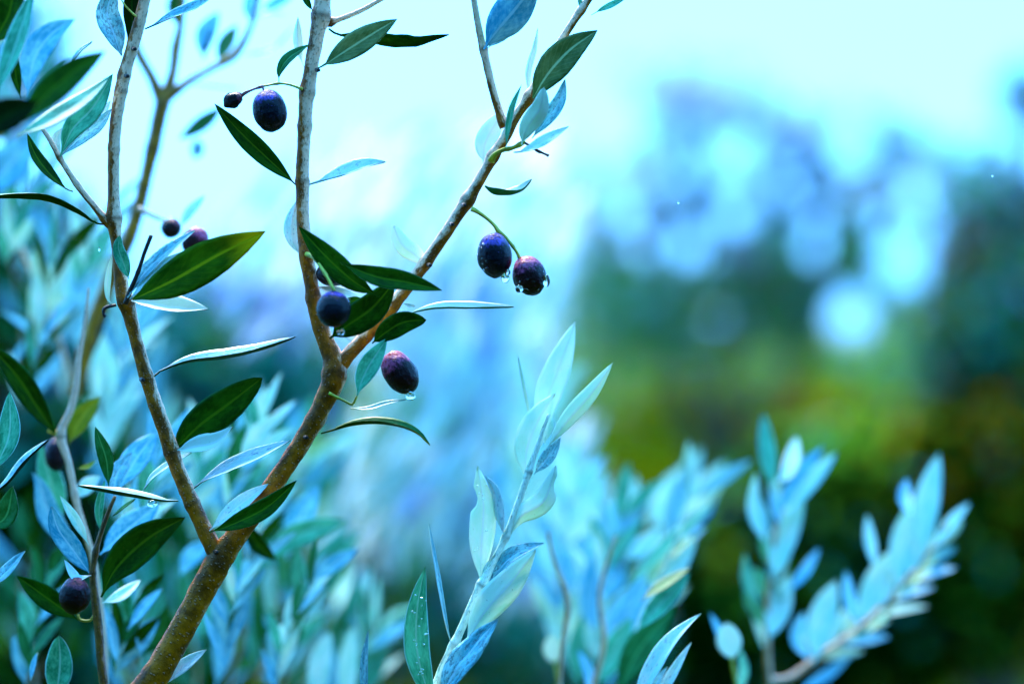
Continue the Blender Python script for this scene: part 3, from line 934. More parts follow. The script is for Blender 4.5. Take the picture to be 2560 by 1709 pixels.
# right blurred double shoot
rs = thing('olive_shoot', 'blurred pale shoot forking from one base at the lower right against the dark hedge', 'shoot', P(1928, 1715, 0.13))
D1 = 0.25
tube('stem', rs, [(1930, 1760, 20), (1922, 1690, 18), (1918, 1560, 16), (1925, 1420, 14), (1950, 1290, 12), (1975, 1220, 8)], M_LAV, D1, pale=0.5)
tube('stem', rs, [(1925, 1700, 18), (1980, 1690, 17), (2060, 1630, 16), (2150, 1570, 15), (2240, 1480, 14), (2310, 1400, 12), (2370, 1310, 7)], M_LAV, D1, pale=0.9)
for spec in [
    ([(1932, 1230), (1918, 1130), (1908, 1030)], 52, 0, 'teal'), ([(1940, 1210), (1975, 1170), (1992, 1090)], 52, 20, 'white'),
    ([(1960, 1300), (2010, 1220), (2092, 1130)], 56, 10, 'pale'), ([(1945, 1290), (1990, 1195), (2060, 1115)], 48, 10, 'blue'),
    ([(1920, 1365), (1885, 1280), (1890, 1180)], 44, 10, 'pale'), ([(1930, 1450), (1960, 1340), (2010, 1250)], 82, 5, 'pale'),
    ([(1950, 1320), (1935, 1250), (1930, 1180)], 36, 10, 'blue'), ([(1905, 1520), (1870, 1460), (1862, 1380)], 36, 10, 'teal'),
    ([(1970, 1480), (2010, 1430), (2048, 1368)], 34, 10, 'blue'), ([(1920, 1600), (1945, 1520), (1975, 1445)], 78, 0, 'pale'),
    ([(1920, 1400), (1930, 1460), (1915, 1500)], 46, 0, 'blue'),
    ([(2035, 1660), (2050, 1560), (2092, 1448)], 92, 0, 'pale'), ([(2020, 1650), (1995, 1590), (2010, 1530)], 54, 10, 'blue'),
    ([(2150, 1570), (2125, 1500), (2115, 1425)], 42, 0, 'blue'), ([(2145, 1565), (2190, 1450), (2245, 1365)], 76, 5, 'pale'),
    ([(2190, 1425), (2175, 1350), (2168, 1285)], 36, 0, 'pale'), ([(2245, 1480), (2255, 1360), (2280, 1250)], 80, 0, 'pale'),
    ([(2300, 1400), (2315, 1260), (2348, 1130)], 82, 0, 'pale'), ([(2285, 1300), (2262, 1240), (2268, 1195)], 44, 0, 'blue'),
    ([(2330, 1375), (2375, 1310), (2424, 1255)], 38, 20, 'pale'), ([(2230, 1500), (2300, 1440), (2345, 1375)], 34, 60, 'teal'),
    ([(2100, 1610), (2180, 1570), (2250, 1500)], 26, 60, 'teal'), ([(1990, 1730), (2060, 1690), (2132, 1632)], 38, 20, 'blue'),
    ([(2270, 1440), (2300, 1350), (2310, 1280)], 60, 0, 'pale'), ([(2200, 1520), (2225, 1440), (2250, 1400)], 46, 0, 'pale'),
]:
    leaf(rs, spec[0], spec[1] * 0.84, spec[2], spec[3], 'pale', D1 - 0.01, D1 + 0.015, n=12)

def feather(root, path, dz, n, ll, w, tops, seed, skip=()):
    q = spline(path, 60)
    r_ = random.Random(seed)
    for k in range(n):
        i = int(4 + 52 * (k + 0.5) / n)
        c, d = q[i], q[min(i + 2, 60)] - q[i - 2]
        a = math.atan2(d[1], d[0]) + (1 if k % 2 else -1) * R(r_.uniform(12, 34))
        L = ll * r_.uniform(0.7, 1.15)
        leaf(root, [(c[0], c[1]), (c[0] + math.cos(a) * L * 0.5, c[1] + math.sin(a) * L * 0.5 - 4), (c[0] + math.cos(a) * L, c[1] + math.sin(a) * L)],
             w * r_.uniform(0.7, 1.2), r_.choice((0, 20, 40, 50)), r_.choice(tops), 'pale', dz + r_.uniform(-0.015, 0.02), n=10)
for _i, (_p, _dz, _n, _ll, _w, _t) in enumerate([
    ([(560, 1709), (570, 1560), (620, 1400), (660, 1290)], 0.12, 14, 150, 34, ('pale', 'blue', 'teal', 'dark')),
    ([(690, 1760), (700, 1640), (760, 1500), (800, 1420)], 0.15, 14, 150, 36, ('pale', 'teal', 'blue', 'green')),
    ([(300, 1500), (330, 1350), (380, 1220), (400, 1120)], 0.12, 14, 150, 34, ('pale', 'blue', 'teal', 'pale')),
    ([(280, 1720), (310, 1600), (350, 1480)], 0.10, 12, 140, 36, ('teal', 'dark', 'green', 'blue')),
    ([(60, 1740), (80, 1600), (110, 1480), (120, 1400)], 0.14, 14, 140, 34, ('teal', 'dark', 'green', 'blue')),
    ([(240, 1180), (270, 1050), (300, 930), (330, 820)], 0.24, 16, 170, 36, ('pale', 'blue', 'pale')),
    ([(40, 1050), (90, 900), (120, 740), (150, 620)], 0.22, 16, 160, 34, ('blue', 'pale', 'teal', 'dark')),
    ([(140, 900), (190, 740), (240, 600), (260, 520)], 0.26, 14, 160, 34, ('blue', 'pale', 'teal')),
    ([(10, 700), (40, 560), (90, 430), (110, 360)], 0.22, 12, 150, 34, ('blue', 'teal', 'dark', 'pale')),
    ([(560, 1300), (590, 1200), (640, 1100), (650, 1040)], 0.16, 12, 150, 36, ('pale', 'green', 'blue', 'teal')),
    ([(470, 1320), (490, 1200), (520, 1100)], 0.22, 12, 150, 36, ('pale', 'teal', 'blue')),
    ([(860, 1780), (900, 1650), (960, 1540)], 0.3, 12, 150, 32, ('blue', 'teal', 'pale')),
]):
    feather(bb, _p, _dz, _n, _ll, _w, _t, 40 + _i)
feather(rs, [(1925, 1690), (1918, 1560), (1925, 1420), (1950, 1290), (1980, 1200)], D1 + 0.02, 12, 130, 34, ('pale', 'blue', 'pale', 'teal'), 1)
feather(rs, [(1980, 1690), (2060, 1630), (2150, 1570), (2240, 1480), (2310, 1400), (2360, 1320)], D1 + 0.02, 16, 125, 34, ('pale', 'blue', 'pale'), 2)
feather(fs, [(1420, 1700), (1400, 1500), (1420, 1300), (1450, 1180)], 0.36, 16, 170, 46, ('pale', 'blue', 'pale'), 3)
feather(fs, [(1500, 1700), (1500, 1500), (1540, 1330), (1580, 1250)], 0.28, 16, 160, 42, ('pale', 'blue', 'teal'), 4)
feather(fs, [(1560, 1700), (1620, 1500), (1680, 1340), (1760, 1200)], 0.30, 16, 160, 42, ('pale', 'blue', 'pale'), 5)
feather(fs, [(1300, 1500), (1310, 1300), (1330, 1100), (1360, 1000)], 0.55, 16, 190, 46, ('pale', 'blue', 'pale'), 6)

# out of focus glints on leaf tips, painted as round white leaves
wl = thing('olive_sprig', 'short low sprig with one white leaf painting a glint beside the forking shoot', 'sprig', P(1830, 1720, 0.16))
tube('stem', wl, [(1850, 1790, 10), (1842, 1720, 10), (1828, 1640, 8)], M_GREENSTEM, 0.16)
leaf(wl, [(1832, 1650), (1822, 1600), (1815, 1555)], 66, 0, 'white', 'white', 0.16, 0.165, rnd=True, n=12)
leaf(wl, [(1835, 1660), (1800, 1580), (1775, 1530)], 26, 20, 'blue', 'pale', 0.18, 0.19, n=12)
leaf(wl, [(1838, 1740), (1860, 1680), (1850, 1620)], 26, 20, 'teal', 'pale', 0.17, 0.19, n=12)
w2 = thing('olive_sprig', 'short sprig with a round white leaf painting a glint low beside the pale sharp shoot', 'sprig', P(1385, 1720, 0.2))
tube('stem', w2, [(1400, 1790, 8), (1394, 1700, 8), (1388, 1650, 6)], M_GREENSTEM, 0.2)
leaf(w2, [(1388, 1660), (1382, 1620), (1378, 1585)], 52, 0, 'white', 'white', 0.2, 0.2, rnd=True, n=12)

# blurred brown branch behind
db = thing('olive_branch', 'blurred brown branch with a three way fork behind the left stem', 'branch', P(190, 960, 0.17))
DB = 0.2
tube('stem', db, [(185, 985, 40), (205, 910, 40), (240, 790, 38), (290, 670, 38), (335, 560, 36), (375, 400, 34), (408, 250, 40)], M_BLURBARK, DB, pale=0.15, paledir=(-0.6, 0.6), nodes=[(375, 370, 0.15, 30)])
tube('stem', db, [(408, 260, 36), (380, 195, 26), (345, 130, 24), (325, 60, 18)], M_BLURBARK, DB, pale=0.2, paledir=(1, 0.6))
tube('stem', db, [(412, 250, 34), (432, 180, 24), (440, 120, 26), (452, 60, 18), (460, -20, 14)], M_BLURBARK, DB, pale=0.35)
tube('stem', db, [(412, 250, 30), (470, 205, 20), (530, 170, 18), (588, 135, 22), (630, 60, 14), (650, -20, 12)], M_BLURBARK, DB, pale=0.4, paledir=(0, 1))
for spec in [
    ([(457, 75), (440, 20), (450, -40)], 46, 0, 'dark'), ([(508, 150), (512, 90), (548, 30)], 50, 20, 'blue'), ([(512, 145), (515, 80), (530, 40)], 34, 0, 'black'),
    ([(545, 160), (565, 110), (592, 62)], 42, 0, 'green'), ([(610, 137), (680, 125), (732, 70)], 18, 40, 'blue'),
    ([(628, 60), (622, 20), (640, -40)], 34, 20, 'blue'), ([(640, 40), (680, 30), (710, 35)], 14, 60, 'blue'), ([(480, 210), (540, 215), (600, 222)], 14, 70, 'blue'),
    ([(650, 30), (690, 8), (740, -20)], 30, 0, 'blue'),
    ([(560, 262), (520, 300), (448, 348)], 42, 10, 'green'),
]:
    leaf(db, spec[0], spec[1], spec[2], spec[3], 'pale', DB, DB + 0.02, n=12)
leaf(db, [(490, 345), (494, 372), (486, 398)], 36, 0, 'blue', 'blue', 0.25, 0.25, n=10)
tube('twig', db, [(345, 520, 14), (385, 540, 12), (425, 555, 9)], M_LAV, 0.12, pale=0.8)
olive(db, 428, 570, 50, 52, 30, M_OLV_RED, 0.09, label='greenish red small blurred olive', seed=4)
olive(db, 488, 602, 66, 74, 30, M_OLV_PURP, 0.07, label='blurred purple olive behind a leaf', seed=5)
leaf(db, [(450, 570), (475, 530), (512, 488)], 30, 20, 'pale', 'pale', 0.1, 0.11, n=12)

# pale stem branch at the left
pb = thing('olive_branch', 'thin pale lavender branch at the left with a dark olive low on it', 'branch', P(262, 1740, 0.05))
DP = 0.07
tube('stem', pb, [(262, 1740, 20), (258, 1600, 20), (245, 1480, 18), (228, 1380, 17), (195, 1270, 16), (172, 1160, 18), (152, 1085, 20), (178, 1020, 18), (190, 960, 18), (196, 900, 14), (212, 810, 10), (222, 720, 6)], M_LAV, DP, pale=0.8, nodes=[(192, 1235, 0.3, 18), (155, 1090, 0.3, 20)])
tube('twig', pb, [(155, 1095, 16), (135, 1080, 14), (120, 1075, 12)], M_GREENSTEM, DP, pale=0.7)
leaf(pb, [(150, 1100), (95, 1020), (35, 930), (-40, 850)], 62, 20, 'dark', 'pale', DP, DP - 0.02)
leaf(pb, [(172, 1110), (200, 1050), (252, 990)], 54, 0, 'yellow', 'pale', DP + 0.03, DP + 0.03)
leaf(pb, [(200, 1380), (130, 1300), (100, 1210), (80, 1180)], 60, 10, 'blue', 'pale', DP + 0.02, DP + 0.02)
leaf(pb, [(145, 1330), (130, 1220), (100, 1110)], 70, 10, 'teal', 'pale', DP + 0.04, DP + 0.04)
leaf(pb, [(240, 1350), (220, 1300), (215, 1250)], 50, 0, 'black', 'pale', DP + 0.02, DP + 0.03)
leaf(pb, [(195, 1170), (222, 1165), (240, 1150)], 16, 40, 'yellow', 'pale', DP, DP)
leaf(pb, [(192, 1245), (215, 1220), (250, 1190)], 50, 30, 'pale', 'pale', DP + 0.02, DP + 0.02)
olive(pb, 142, 1135, 60, 86, 0, M_OLV_DARK, DP + 0.02, label='blurred dark olive above on the pale stem', seed=6)

# ------------------------------------------------------------------ out of focus leaves close to the lens, top left
fb = thing('olive_branch', 'close blurred branch of broad dark and blue leaves in the top left corner', 'branch', P(-60, 360, -0.12))
tube('stem', fb, [(-60, 380, 14), (10, 330, 12), (60, 300, 9)], M_GREENSTEM, -0.12)
leaf(fb, [(40, 322), (110, 245), (185, 180), (264, 128)], 84, 5, 'dark', 'pale', -0.13, -0.11, n=14)
leaf(fb, [(-60, 360), (0, 300), (95, 255)], 96, 10, 'black', 'pale', -0.14, -0.13, n=14)
leaf(fb, [(40, 340), (130, 300), (220, 240), (275, 190)], 60, 30, 'teal', 'blue', -0.07, -0.03, n=14)
leaf(fb, [(68, 245), (85, 150), (130, 85), (188, 48)], 78, 10, 'blue', 'pale', 0.06, 0.07, n=14)
leaf(fb, [(-10, 240), (40, 110), (85, -30)], 62, 20, 'teal', 'pale', -0.07, -0.05, n=14)
leaf(fb, [(-30, 120), (20, 40), (40, -60)], 90, 10, 'dark', 'pale', -0.04, -0.04, n=14)
leaf(fb, [(52, 250), (40, 190), (22, 90)], 30, 10, 'dark', 'pale', 0.03, 0.03, n=14)
leaf(fb, [(-40, 260), (-5, 180), (10, 100)], 40, 10, 'blue', 'pale', 0.06, 0.06, n=14)
leaf(fb, [(-60, 480), (20, 420), (80, 340)], 110, 10, 'blue', 'pale', 0.2, 0.2, n=14)
leaf(fb, [(172, 165), (200, 128), (230, 103)], 24, 60, 'wet', 'pale', 0.0, 0.0, n=14)

lf = thing('olive_branch', 'branch end at the left edge with teal and rolled blue leaves', 'branch', P(-40, 1300, 0.0))
tube('stem', lf, [(-40, 1460, 10), (-30, 1300, 9), (-25, 1180, 7)], M_GREENSTEM, 0.0)
leaf(lf, [(-22, 1185), (22, 1090), (24, 978)], 62, 5, 'teal', 'pale', 0.0, 0.01)
leaf(lf, [(-25, 1235), (20, 1205), (70, 1145), (120, 1098)], 42, (66, 66), 'wet', 'black', 0.0, 0.0, fold=0.5)
leaf(lf, [(-30, 1320), (15, 1290), (32, 1215)], 60, 10, 'green', 'pale', 0.02, 0.02)
leaf(lf, [(-35, 1465), (10, 1435), (62, 1376)], 42, 40, 'wet', 'pale', 0.0, 0.0)

# ------------------------------------------------------------------ thin twig with the low olive, lower left
tw = thing('olive_twig', 'thin dark upright twig at the lower left carrying one black olive', 'twig', P(250, 1740, 0.0))
DT = 0.015
tube('stem', tw, [(262, 1740, 24), (252, 1640, 22), (245, 1560, 22), (236, 1480, 20), (232, 1430, 16), (240, 1375, 14), (256, 1320, 12), (275, 1270, 11), (288, 1240, 9)], M_DARKBARK, DT, pale=0.1, nodes=[(242, 1380, 0.35, 12), (232, 1430, 0.2, 12)])
leaf(tw, [(253, 1492), (290, 1420), (370, 1345), (464, 1292)], 96, 0, 'dark', 'pale', DT, DT + 0.01)
leaf(tw, [(255, 1506), (300, 1490), (352, 1448)], 36, 30, 'pale', 'pale', DT + 0.02, DT + 0.04)
leaf(tw, [(197, 1550), (140, 1510), (85, 1470), (42, 1438)], 60, 10, 'dark', 'teal', DT + 0.01, DT + 0.01)
leaf(tw, [(226, 1435), (180, 1370), (145, 1320), (128, 1264)], 56, 10, 'blue', 'pale', DT, DT, rnd=True)
leaf(tw, [(222, 1362), (200, 1320), (150, 1238)], 28, 30, 'pale', 'pale', DT, DT)
leaf(tw, [(228, 1437), (190, 1445), (160, 1398)], 34, 60, 'wet_sheen', 'green', DT - 0.01, DT - 0.01)
leaf(tw, [(250, 1330), (248, 1270), (262, 1200)], 24, 0, 'teal', 'pale', DT, DT)
leaf(tw, [(272, 1216), (266, 1150), (250, 1100), (238, 1066)], 40, 5, 'green', 'pale', DT, DT)
leaf(tw, [(250, 1385), (310, 1330), (400, 1258)], 72, 15, 'blue', 'pale', DT + 0.03, DT + 0.05)
leaf(tw, [(296, 1225), (335, 1155), (390, 1080)], 74, 10, 'blue', 'pale', DT + 0.03, DT + 0.05)
leaf(tw, [(285, 1240), (290, 1190), (330, 1130)], 48, 20, 'wet', 'pale', DT + 0.02, DT + 0.03)
leaf(tw, [(282, 1288), (305, 1270), (338, 1245)], 14, 60, 'green', 'green', DT, DT)
leaf(tw, [(140, 1745), (150, 1660), (147, 1588)], 74, 5, 'teal', 'pale', DT + 0.01, DT + 0.01, rnd=True)
leaf(tw, [(75, 1700), (85, 1660), (92, 1630)], 22, 40, 'blue', 'pale', DT + 0.03, DT + 0.03)
tube('stalk', tw, [(238, 1530, 8), (225, 1550, 7), (200, 1548, 7), (195, 1535, 6)], M_GREENSTEM, DT)
olive(tw, 187, 1488, 80, 92, 8, M_OLV_RED, DT - 0.01, label='black olive with a dark red shoulder', seed=8)

# ------------------------------------------------------------------ sharp pale shoot, centre bottom
sh = thing('olive_shoot', 'upright pale silver shoot in focus at the bottom centre', 'shoot', P(1085, 1740, 0.0))
DS = 0.004
tube('stem', sh, [(1078, 1740, 22), (1110, 1660, 22), (1140, 1600, 21), (1175, 1520, 20), (1203, 1465, 24), (1235, 1400, 18), (1265, 1340, 18), (1300, 1245, 18), (1325, 1170, 17), (1352, 1090, 11), (1372, 1035, 7)], M_PALESTEM, DS, pale=0.75,
     nodes=[(1135, 1612, 0.35, 16), (1205, 1462, 0.35, 16), (1262, 1342, 0.3, 14), (1322, 1180, 0.2, 14)])
leaf(sh, [(1090, 1790), (1045, 1640), (1043, 1520), (1063, 1416)], 68, 4, 'teal', 'pale', DS - 0.005, DS - 0.01, fold=0.2)
leaf(sh, [(1130, 1610), (1112, 1540), (1090, 1420), (1073, 1308)], 22, 60, 'wet', 'pale', DS, DS)
l3 = leaf(sh, [(1202, 1462), (1203, 1370), (1208, 1270), (1194, 1163)], 70, 175, 'pale', 'white', DS, DS, fold=0.2, bite=(0.72, 0.10, 1))
leaf(sh, [(1260, 1338), (1247, 1285), (1236, 1225), (1213, 1188)], 34, 150, 'wet', 'wet_sheen', DS, DS)
leaf(sh, [(1162, 1612), (1210, 1530), (1280, 1450), (1340, 1372)], 84, 172, 'pale', 'white', DS - 0.006, DS - 0.012, fold=0.15)
leaf(sh, [(1215, 1470), (1250, 1420), (1290, 1385), (1360, 1356)], 46, 40, 'wet', 'wet_sheen', DS, DS, fold=0.5)
leaf(sh, [(1100, 1760), (1130, 1690), (1190, 1610), (1246, 1546)], 74, 30, 'wet', 'pale', DS - 0.01, DS - 0.012, wave=0.3)
leaf(sh, [(1275, 1340), (1300, 1290), (1360, 1250), (1390, 1162)], 60, 175, 'pale', 'white', DS, DS - 0.005, bite=(0.78, 0.10, -1))
leaf(sh, [(1312, 1200), (1318, 1120), (1345, 1050), (1388, 983)], 78, 170, 'pale', 'white', DS + 0.005, DS + 0.012)
leaf(sh, [(1362, 1125), (1415, 1055), (1480, 980), (1532, 906)], 48, 165, 'pale', 'white', DS, DS)
leaf(sh, [(1358, 1105), (1365, 1010), (1400, 910), (1438, 804)], 76, 172, 'pale', 'white', DS + 0.02, DS + 0.035)
leaf(sh, [(1335, 1080), (1312, 980), (1297, 893)], 16, 120, 'pale', 'pale', DS + 0.02, DS + 0.02)
leaf(sh, [(1335, 1185), (1372, 1140), (1402, 1094)], 38, 20, 'wet', 'pale', DS + 0.01, DS + 0.01)
leaf(sh, [(1362, 1110), (1360, 1060), (1350, 1000)], 60, 172, 'teal', 'pale', DS + 0.03, DS + 0.03)
r3 = random.Random(3)
lt = leaf(sh, [(1205, 1460), (1213, 1420), (1222, 1400)], 10, 150, 'teal', 'pale', DS, DS)
beads(lt, sh, [(r3.uniform(1025, 1070), r3.uniform(1480, 1700), -0.018) for _ in range(26)] + [(1202 + r3.uniform(-18, 18), r3.uniform(1200, 1420), -0.007) for _ in range(12)], DS, (3, 7))
sl = thing('olive_leaf_tip', 'single narrow dark teal leaf tip poking up at the bottom centre', 'leaf', P(915, 1760, 0))
leaf(sl, [(913, 1790), (911, 1660), (921, 1571)], 24, 20, 'wet', 'teal', 0.0, 0.0)

# ------------------------------------------------------------------ THE MAIN FORKED BRANCH
mb = thing('olive_branch', 'large sharp forked olive branch with dark olives and wet leaves', 'branch', P(340, 1760, 0.0))
# trunk to the upper fork, middle and right stems, left stem
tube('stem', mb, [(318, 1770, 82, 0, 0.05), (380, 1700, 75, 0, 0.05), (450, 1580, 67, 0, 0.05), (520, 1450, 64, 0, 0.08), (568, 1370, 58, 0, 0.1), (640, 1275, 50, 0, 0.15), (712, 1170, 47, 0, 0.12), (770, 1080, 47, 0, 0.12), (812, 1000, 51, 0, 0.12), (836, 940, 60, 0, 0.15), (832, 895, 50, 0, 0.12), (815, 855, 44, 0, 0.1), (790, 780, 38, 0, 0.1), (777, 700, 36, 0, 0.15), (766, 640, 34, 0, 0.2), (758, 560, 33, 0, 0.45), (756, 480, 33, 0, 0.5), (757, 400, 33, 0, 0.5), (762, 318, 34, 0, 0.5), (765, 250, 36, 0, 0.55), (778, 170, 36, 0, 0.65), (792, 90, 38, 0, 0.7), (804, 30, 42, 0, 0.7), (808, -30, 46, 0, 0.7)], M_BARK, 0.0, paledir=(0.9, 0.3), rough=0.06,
     nodes=[(540, 1400, 0.12, 40), (845, 930, 0.10, 35), (790, 1050, 0.08, 14), (762, 318, 0.18, 12), (757, 455, 0.15, 12), (764, 228, 0.22, 16), (775, 640, 0.25, 16), (785, 745, 0.15, 12), (790, 172, 0.12, 10), (800, 40, 0.25, 20)])
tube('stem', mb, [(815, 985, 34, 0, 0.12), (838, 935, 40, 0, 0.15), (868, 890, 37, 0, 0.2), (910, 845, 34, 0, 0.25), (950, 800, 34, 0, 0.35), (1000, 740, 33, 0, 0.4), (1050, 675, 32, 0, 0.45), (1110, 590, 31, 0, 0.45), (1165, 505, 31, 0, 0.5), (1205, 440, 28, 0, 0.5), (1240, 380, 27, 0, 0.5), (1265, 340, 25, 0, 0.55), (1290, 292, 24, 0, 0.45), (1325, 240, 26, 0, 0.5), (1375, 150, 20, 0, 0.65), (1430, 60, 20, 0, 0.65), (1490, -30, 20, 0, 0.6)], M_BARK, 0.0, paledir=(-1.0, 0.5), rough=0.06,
     nodes=[(1168, 500, 0.30, 18), (1074, 660, 0.16, 14), (985, 765, 0.2, 16), (920, 850, 0.12, 14), (1232, 392, 0.25, 16), (1262, 315, 0.15, 16), (1325, 245, 0.3, 16), (1460, 30, 0.35, 12)])
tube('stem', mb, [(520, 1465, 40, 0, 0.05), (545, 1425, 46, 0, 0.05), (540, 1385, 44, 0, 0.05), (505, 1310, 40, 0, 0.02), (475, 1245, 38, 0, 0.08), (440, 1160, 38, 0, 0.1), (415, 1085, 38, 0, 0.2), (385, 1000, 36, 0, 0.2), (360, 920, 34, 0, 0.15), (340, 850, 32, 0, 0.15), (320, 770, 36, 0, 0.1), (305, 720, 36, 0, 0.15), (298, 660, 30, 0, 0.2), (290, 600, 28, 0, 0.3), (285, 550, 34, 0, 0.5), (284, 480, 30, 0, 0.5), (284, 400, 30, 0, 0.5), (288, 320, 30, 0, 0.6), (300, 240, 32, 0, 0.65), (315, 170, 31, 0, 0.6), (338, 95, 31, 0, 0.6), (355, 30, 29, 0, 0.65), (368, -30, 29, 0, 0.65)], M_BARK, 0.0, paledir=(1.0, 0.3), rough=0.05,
     nodes=[(310, 755, 0.25, 20), (430, 1130, 0.12, 14), (350, 945, 0.22, 14), (480, 1260, 0.15, 14), (283, 545, 0.25, 20), (316, 190, 0.2, 14), (288, 370, 0.12, 10), (303, 225, 0.12, 10), (475, 1225, 0.1, 10)])
# side stems
tube('side_stem', mb, [(1262, 318, 24, 0, 0.3), (1248, 280, 22, 0, 0.45), (1228, 210, 20, 0, 0.6), (1210, 130, 20, 0, 0.7), (1195, 60, 17, 0, 0.75), (1180, -30, 15, 0, 0.8)], M_BARK, 0.002, paledir=(0.8, 0.4), nodes=[(1208, 125, 0.2, 12), (1258, 308, 0.2, 14)])
tube('side_stem', mb, [(800, 62, 18, 0.006, 0.3), (828, 54, 20, 0.006, 0.3), (845, 50, 14, 0.006, 0.8), (900, 28, 13, 0.006, 0.9), (965, -8, 11, 0.006, 0.9)], M_BARK, 0, pale=0.9, nodes=[(826, 54, 0.4, 10)])
tube('side_stem', mb, [(278, 565, 22, 0, 0.3), (262, 548, 20, 0, 0.4), (235, 515, 17, 0, 0.6), (200, 472, 16, 0, 0.7), (165, 420, 14, 0, 0.6), (148, 392, 13, 0, 0.5), (125, 350, 12, 0, 0.8), (102, 315, 10, 0, 0.8)], M_BARK, 0.0, paledir=(0.8, 0.6), nodes=[(262, 548, 0.25, 14), (188, 465, 0.2, 12), (148, 392, 0.3, 10)])
tube('side_stem', mb, [(1228, 402, 20, -0.004), (1236, 388, 15, -0.006), (1255, 376, 11, -0.008), (1282, 370, 10, -0.008), (1302, 360, 11, -0.008), (1312, 352, 8, -0.008)], M_GREENSTEM, 0.0, pale=0.3, nodes=[(1268, 372, 0.35, 7), (1300, 362, 0.35, 8)])
tube('dead_twig', mb, [(1310, 356, 7, -0.008), (1330, 368, 6, -0.01), (1345, 378, 7, -0.01), (1360, 384, 5, -0.01), (1372, 390, 8, -0.01)], M_BLACK, 0, nodes=[(1345, 378, 0.5, 5)])
tube('dead_twig', mb, [(314, 758, 14, -0.008), (330, 715, 11, -0.012), (345, 680, 10, -0.014), (360, 635, 10, -0.016), (378, 588, 11, -0.018)], M_BLACK, 0, pale=0.0, nodes=[(345, 680, 0.3, 8)])
tube('dead_twig', mb, [(290, 762, 8), (272, 766, 9), (260, 772, 9), (259, 785, 7), (263, 792, 8)], M_BLACK, -0.002)
tube('side_stem', mb, [(822, 982, 9), (835, 989, 8), (858, 1000, 6), (880, 1011, 7), (887, 1001, 6), (893, 988, 6)], M_GREENSTEM, -0.006, pale=0.4)
# petiole-like stubs (bud scars)
for (x, y) in [(336, 122), (318, 190), (1130, 560), (795, 175), (1074, 662), (356, 948), (1160, 512), (765, 1092), (540, 1378)]:
    tube('bud_scar', mb, [(x - 3, y, 12, -0.002), (x + 2, y + 1, 9, -0.0105)], M_BLACK, -0.001, seg=4, sides=8, pale=0.3)

# leaves: left stem
leaf(mb, [(304, 140), (285, 85), (268, 30), (290, -40)], 66, (30, 10), 'wet', 'pale', 0.004, 0.004, pf=0.03)
leaf(mb, [(318, 108), (330, 60), (330, 0), (340, -50)], 46, 0, 'black', 'pale', 0.012, 0.012)
tube('petiole', mb, [(340, 42, 6, -0.006), (325, 28, 5, -0.008), (308, 8, 4, -0.01), (298, -15, 4, -0.01)], M_GREENSTEM, 0, pale=0.7)
leaf(mb, [(362, 72), (385, 62), (430, 42), (490, 18), (548, -22)], 42, (54, 40), 'wet', 'dark', -0.002, -0.004, pf=0.13, fold=0.45)
leaf(mb, [(150, 392), (180, 325), (235, 265), (282, 185)], 70, 12, 'teal', 'pale', -0.002, -0.01, fold=0.15)
leaf(mb, [(152, 390), (200, 345), (250, 310), (279, 272)], 52, 25, 'wet', 'pale', 0.006, 0.0)
leaf(mb, [(148, 390), (140, 350), (158, 318)], 24, 10, 'wet_sheen', 'pale', 0.006, 0.006)
leaf(mb, [(262, 300), (264, 275), (276, 252)], 18, 20, 'wet_sheen', 'pale', 0.008, 0.008)
leaf(mb, [(182, 478), (160, 468), (120, 430), (88, 385), (68, 334)], 36, (50, 20), 'dark', 'teal', 0.0, 0.01, pf=0.12)
leaf(mb, [(262, 560), (238, 555), (190, 528), (110, 498), (0, 492), (-40, 494)], 44, (100, 80), 'teal', 'dark', 0.0, 0.0, pf=0.1, fold=0.6)
leaf(mb, [(322, 698), (308, 655), (296, 620), (300, 588)], 36, 5, 'teal', 'pale', -0.014, -0.016, rnd=True)
leaf(mb, [(292, 762), (272, 752), (268, 720), (272, 680), (280, 636)], 18, 20, 'white', 'pale', -0.002, 0.0, pf=0.1)
leaf(mb, [(318, 744), (350, 695), (405, 640), (486, 576)], 46, (30, 50), 'wet', 'pale', -0.012, -0.012, rnd=True)
leaf(mb, [(324, 748), (350, 720), (400, 665), (452, 630)], 30, 40, 'wet_sheen', 'teal', -0.014, -0.014)
leaf(mb, [(332, 748), (430, 702), (540, 640), (664, 578)], 108, (10, -8), 'lit', 'pale', -0.016, -0.02, fold=0.12, pf=0.02)
leaf(mb, [(328, 752), (380, 760), (450, 772), (520, 772)], 72, (48, 52), 'white', 'dark', -0.004, -0.012, pf=0.04, fold=0.5)
leaf(mb, [(384, 940), (405, 924), (470, 903), (560, 893), (650, 873), (738, 841)], 50, (66, 70), 'wet_sheen', 'dark', 0.0, -0.002, pf=0.1, fold=0.6)
leaf(mb, [(437, 1122), (500, 1062), (570, 1010), (656, 944)], 96, 0, 'dark', 'pale', 0.002, 0.004, fold=0.1, pf=0.02, rnd=True)
leaf(mb, [(438, 1126), (480, 1118), (540, 1105), (582, 1066)], 54, (28, 44), 'white', 'dark', -0.002, -0.004, fold=0.55)
leaf(mb, [(478, 1224), (510, 1200), (570, 1172), (640, 1142), (726, 1100)], 52, (52, 46), 'wet_sheen', 'dark', 0.0, -0.004, pf=0.12, fold=0.5)
leaf(mb, [(523, 1326), (570, 1285), (620, 1245), (672, 1208)], 46, 30, 'wet_sheen', 'pale', -0.004, -0.004)
leaf(mb, [(523, 1330), (590, 1306), (670, 1265), (742, 1200)], 54, (20, 5), 'dark', 'pale', -0.01, -0.014)
lw = leaf(mb, [(446, 1250), (410, 1250), (350, 1242), (280, 1230), (195, 1212)], 40, (72, 84), 'white', 'dark', -0.003, -0.003, pf=0.08, fold=0.6)
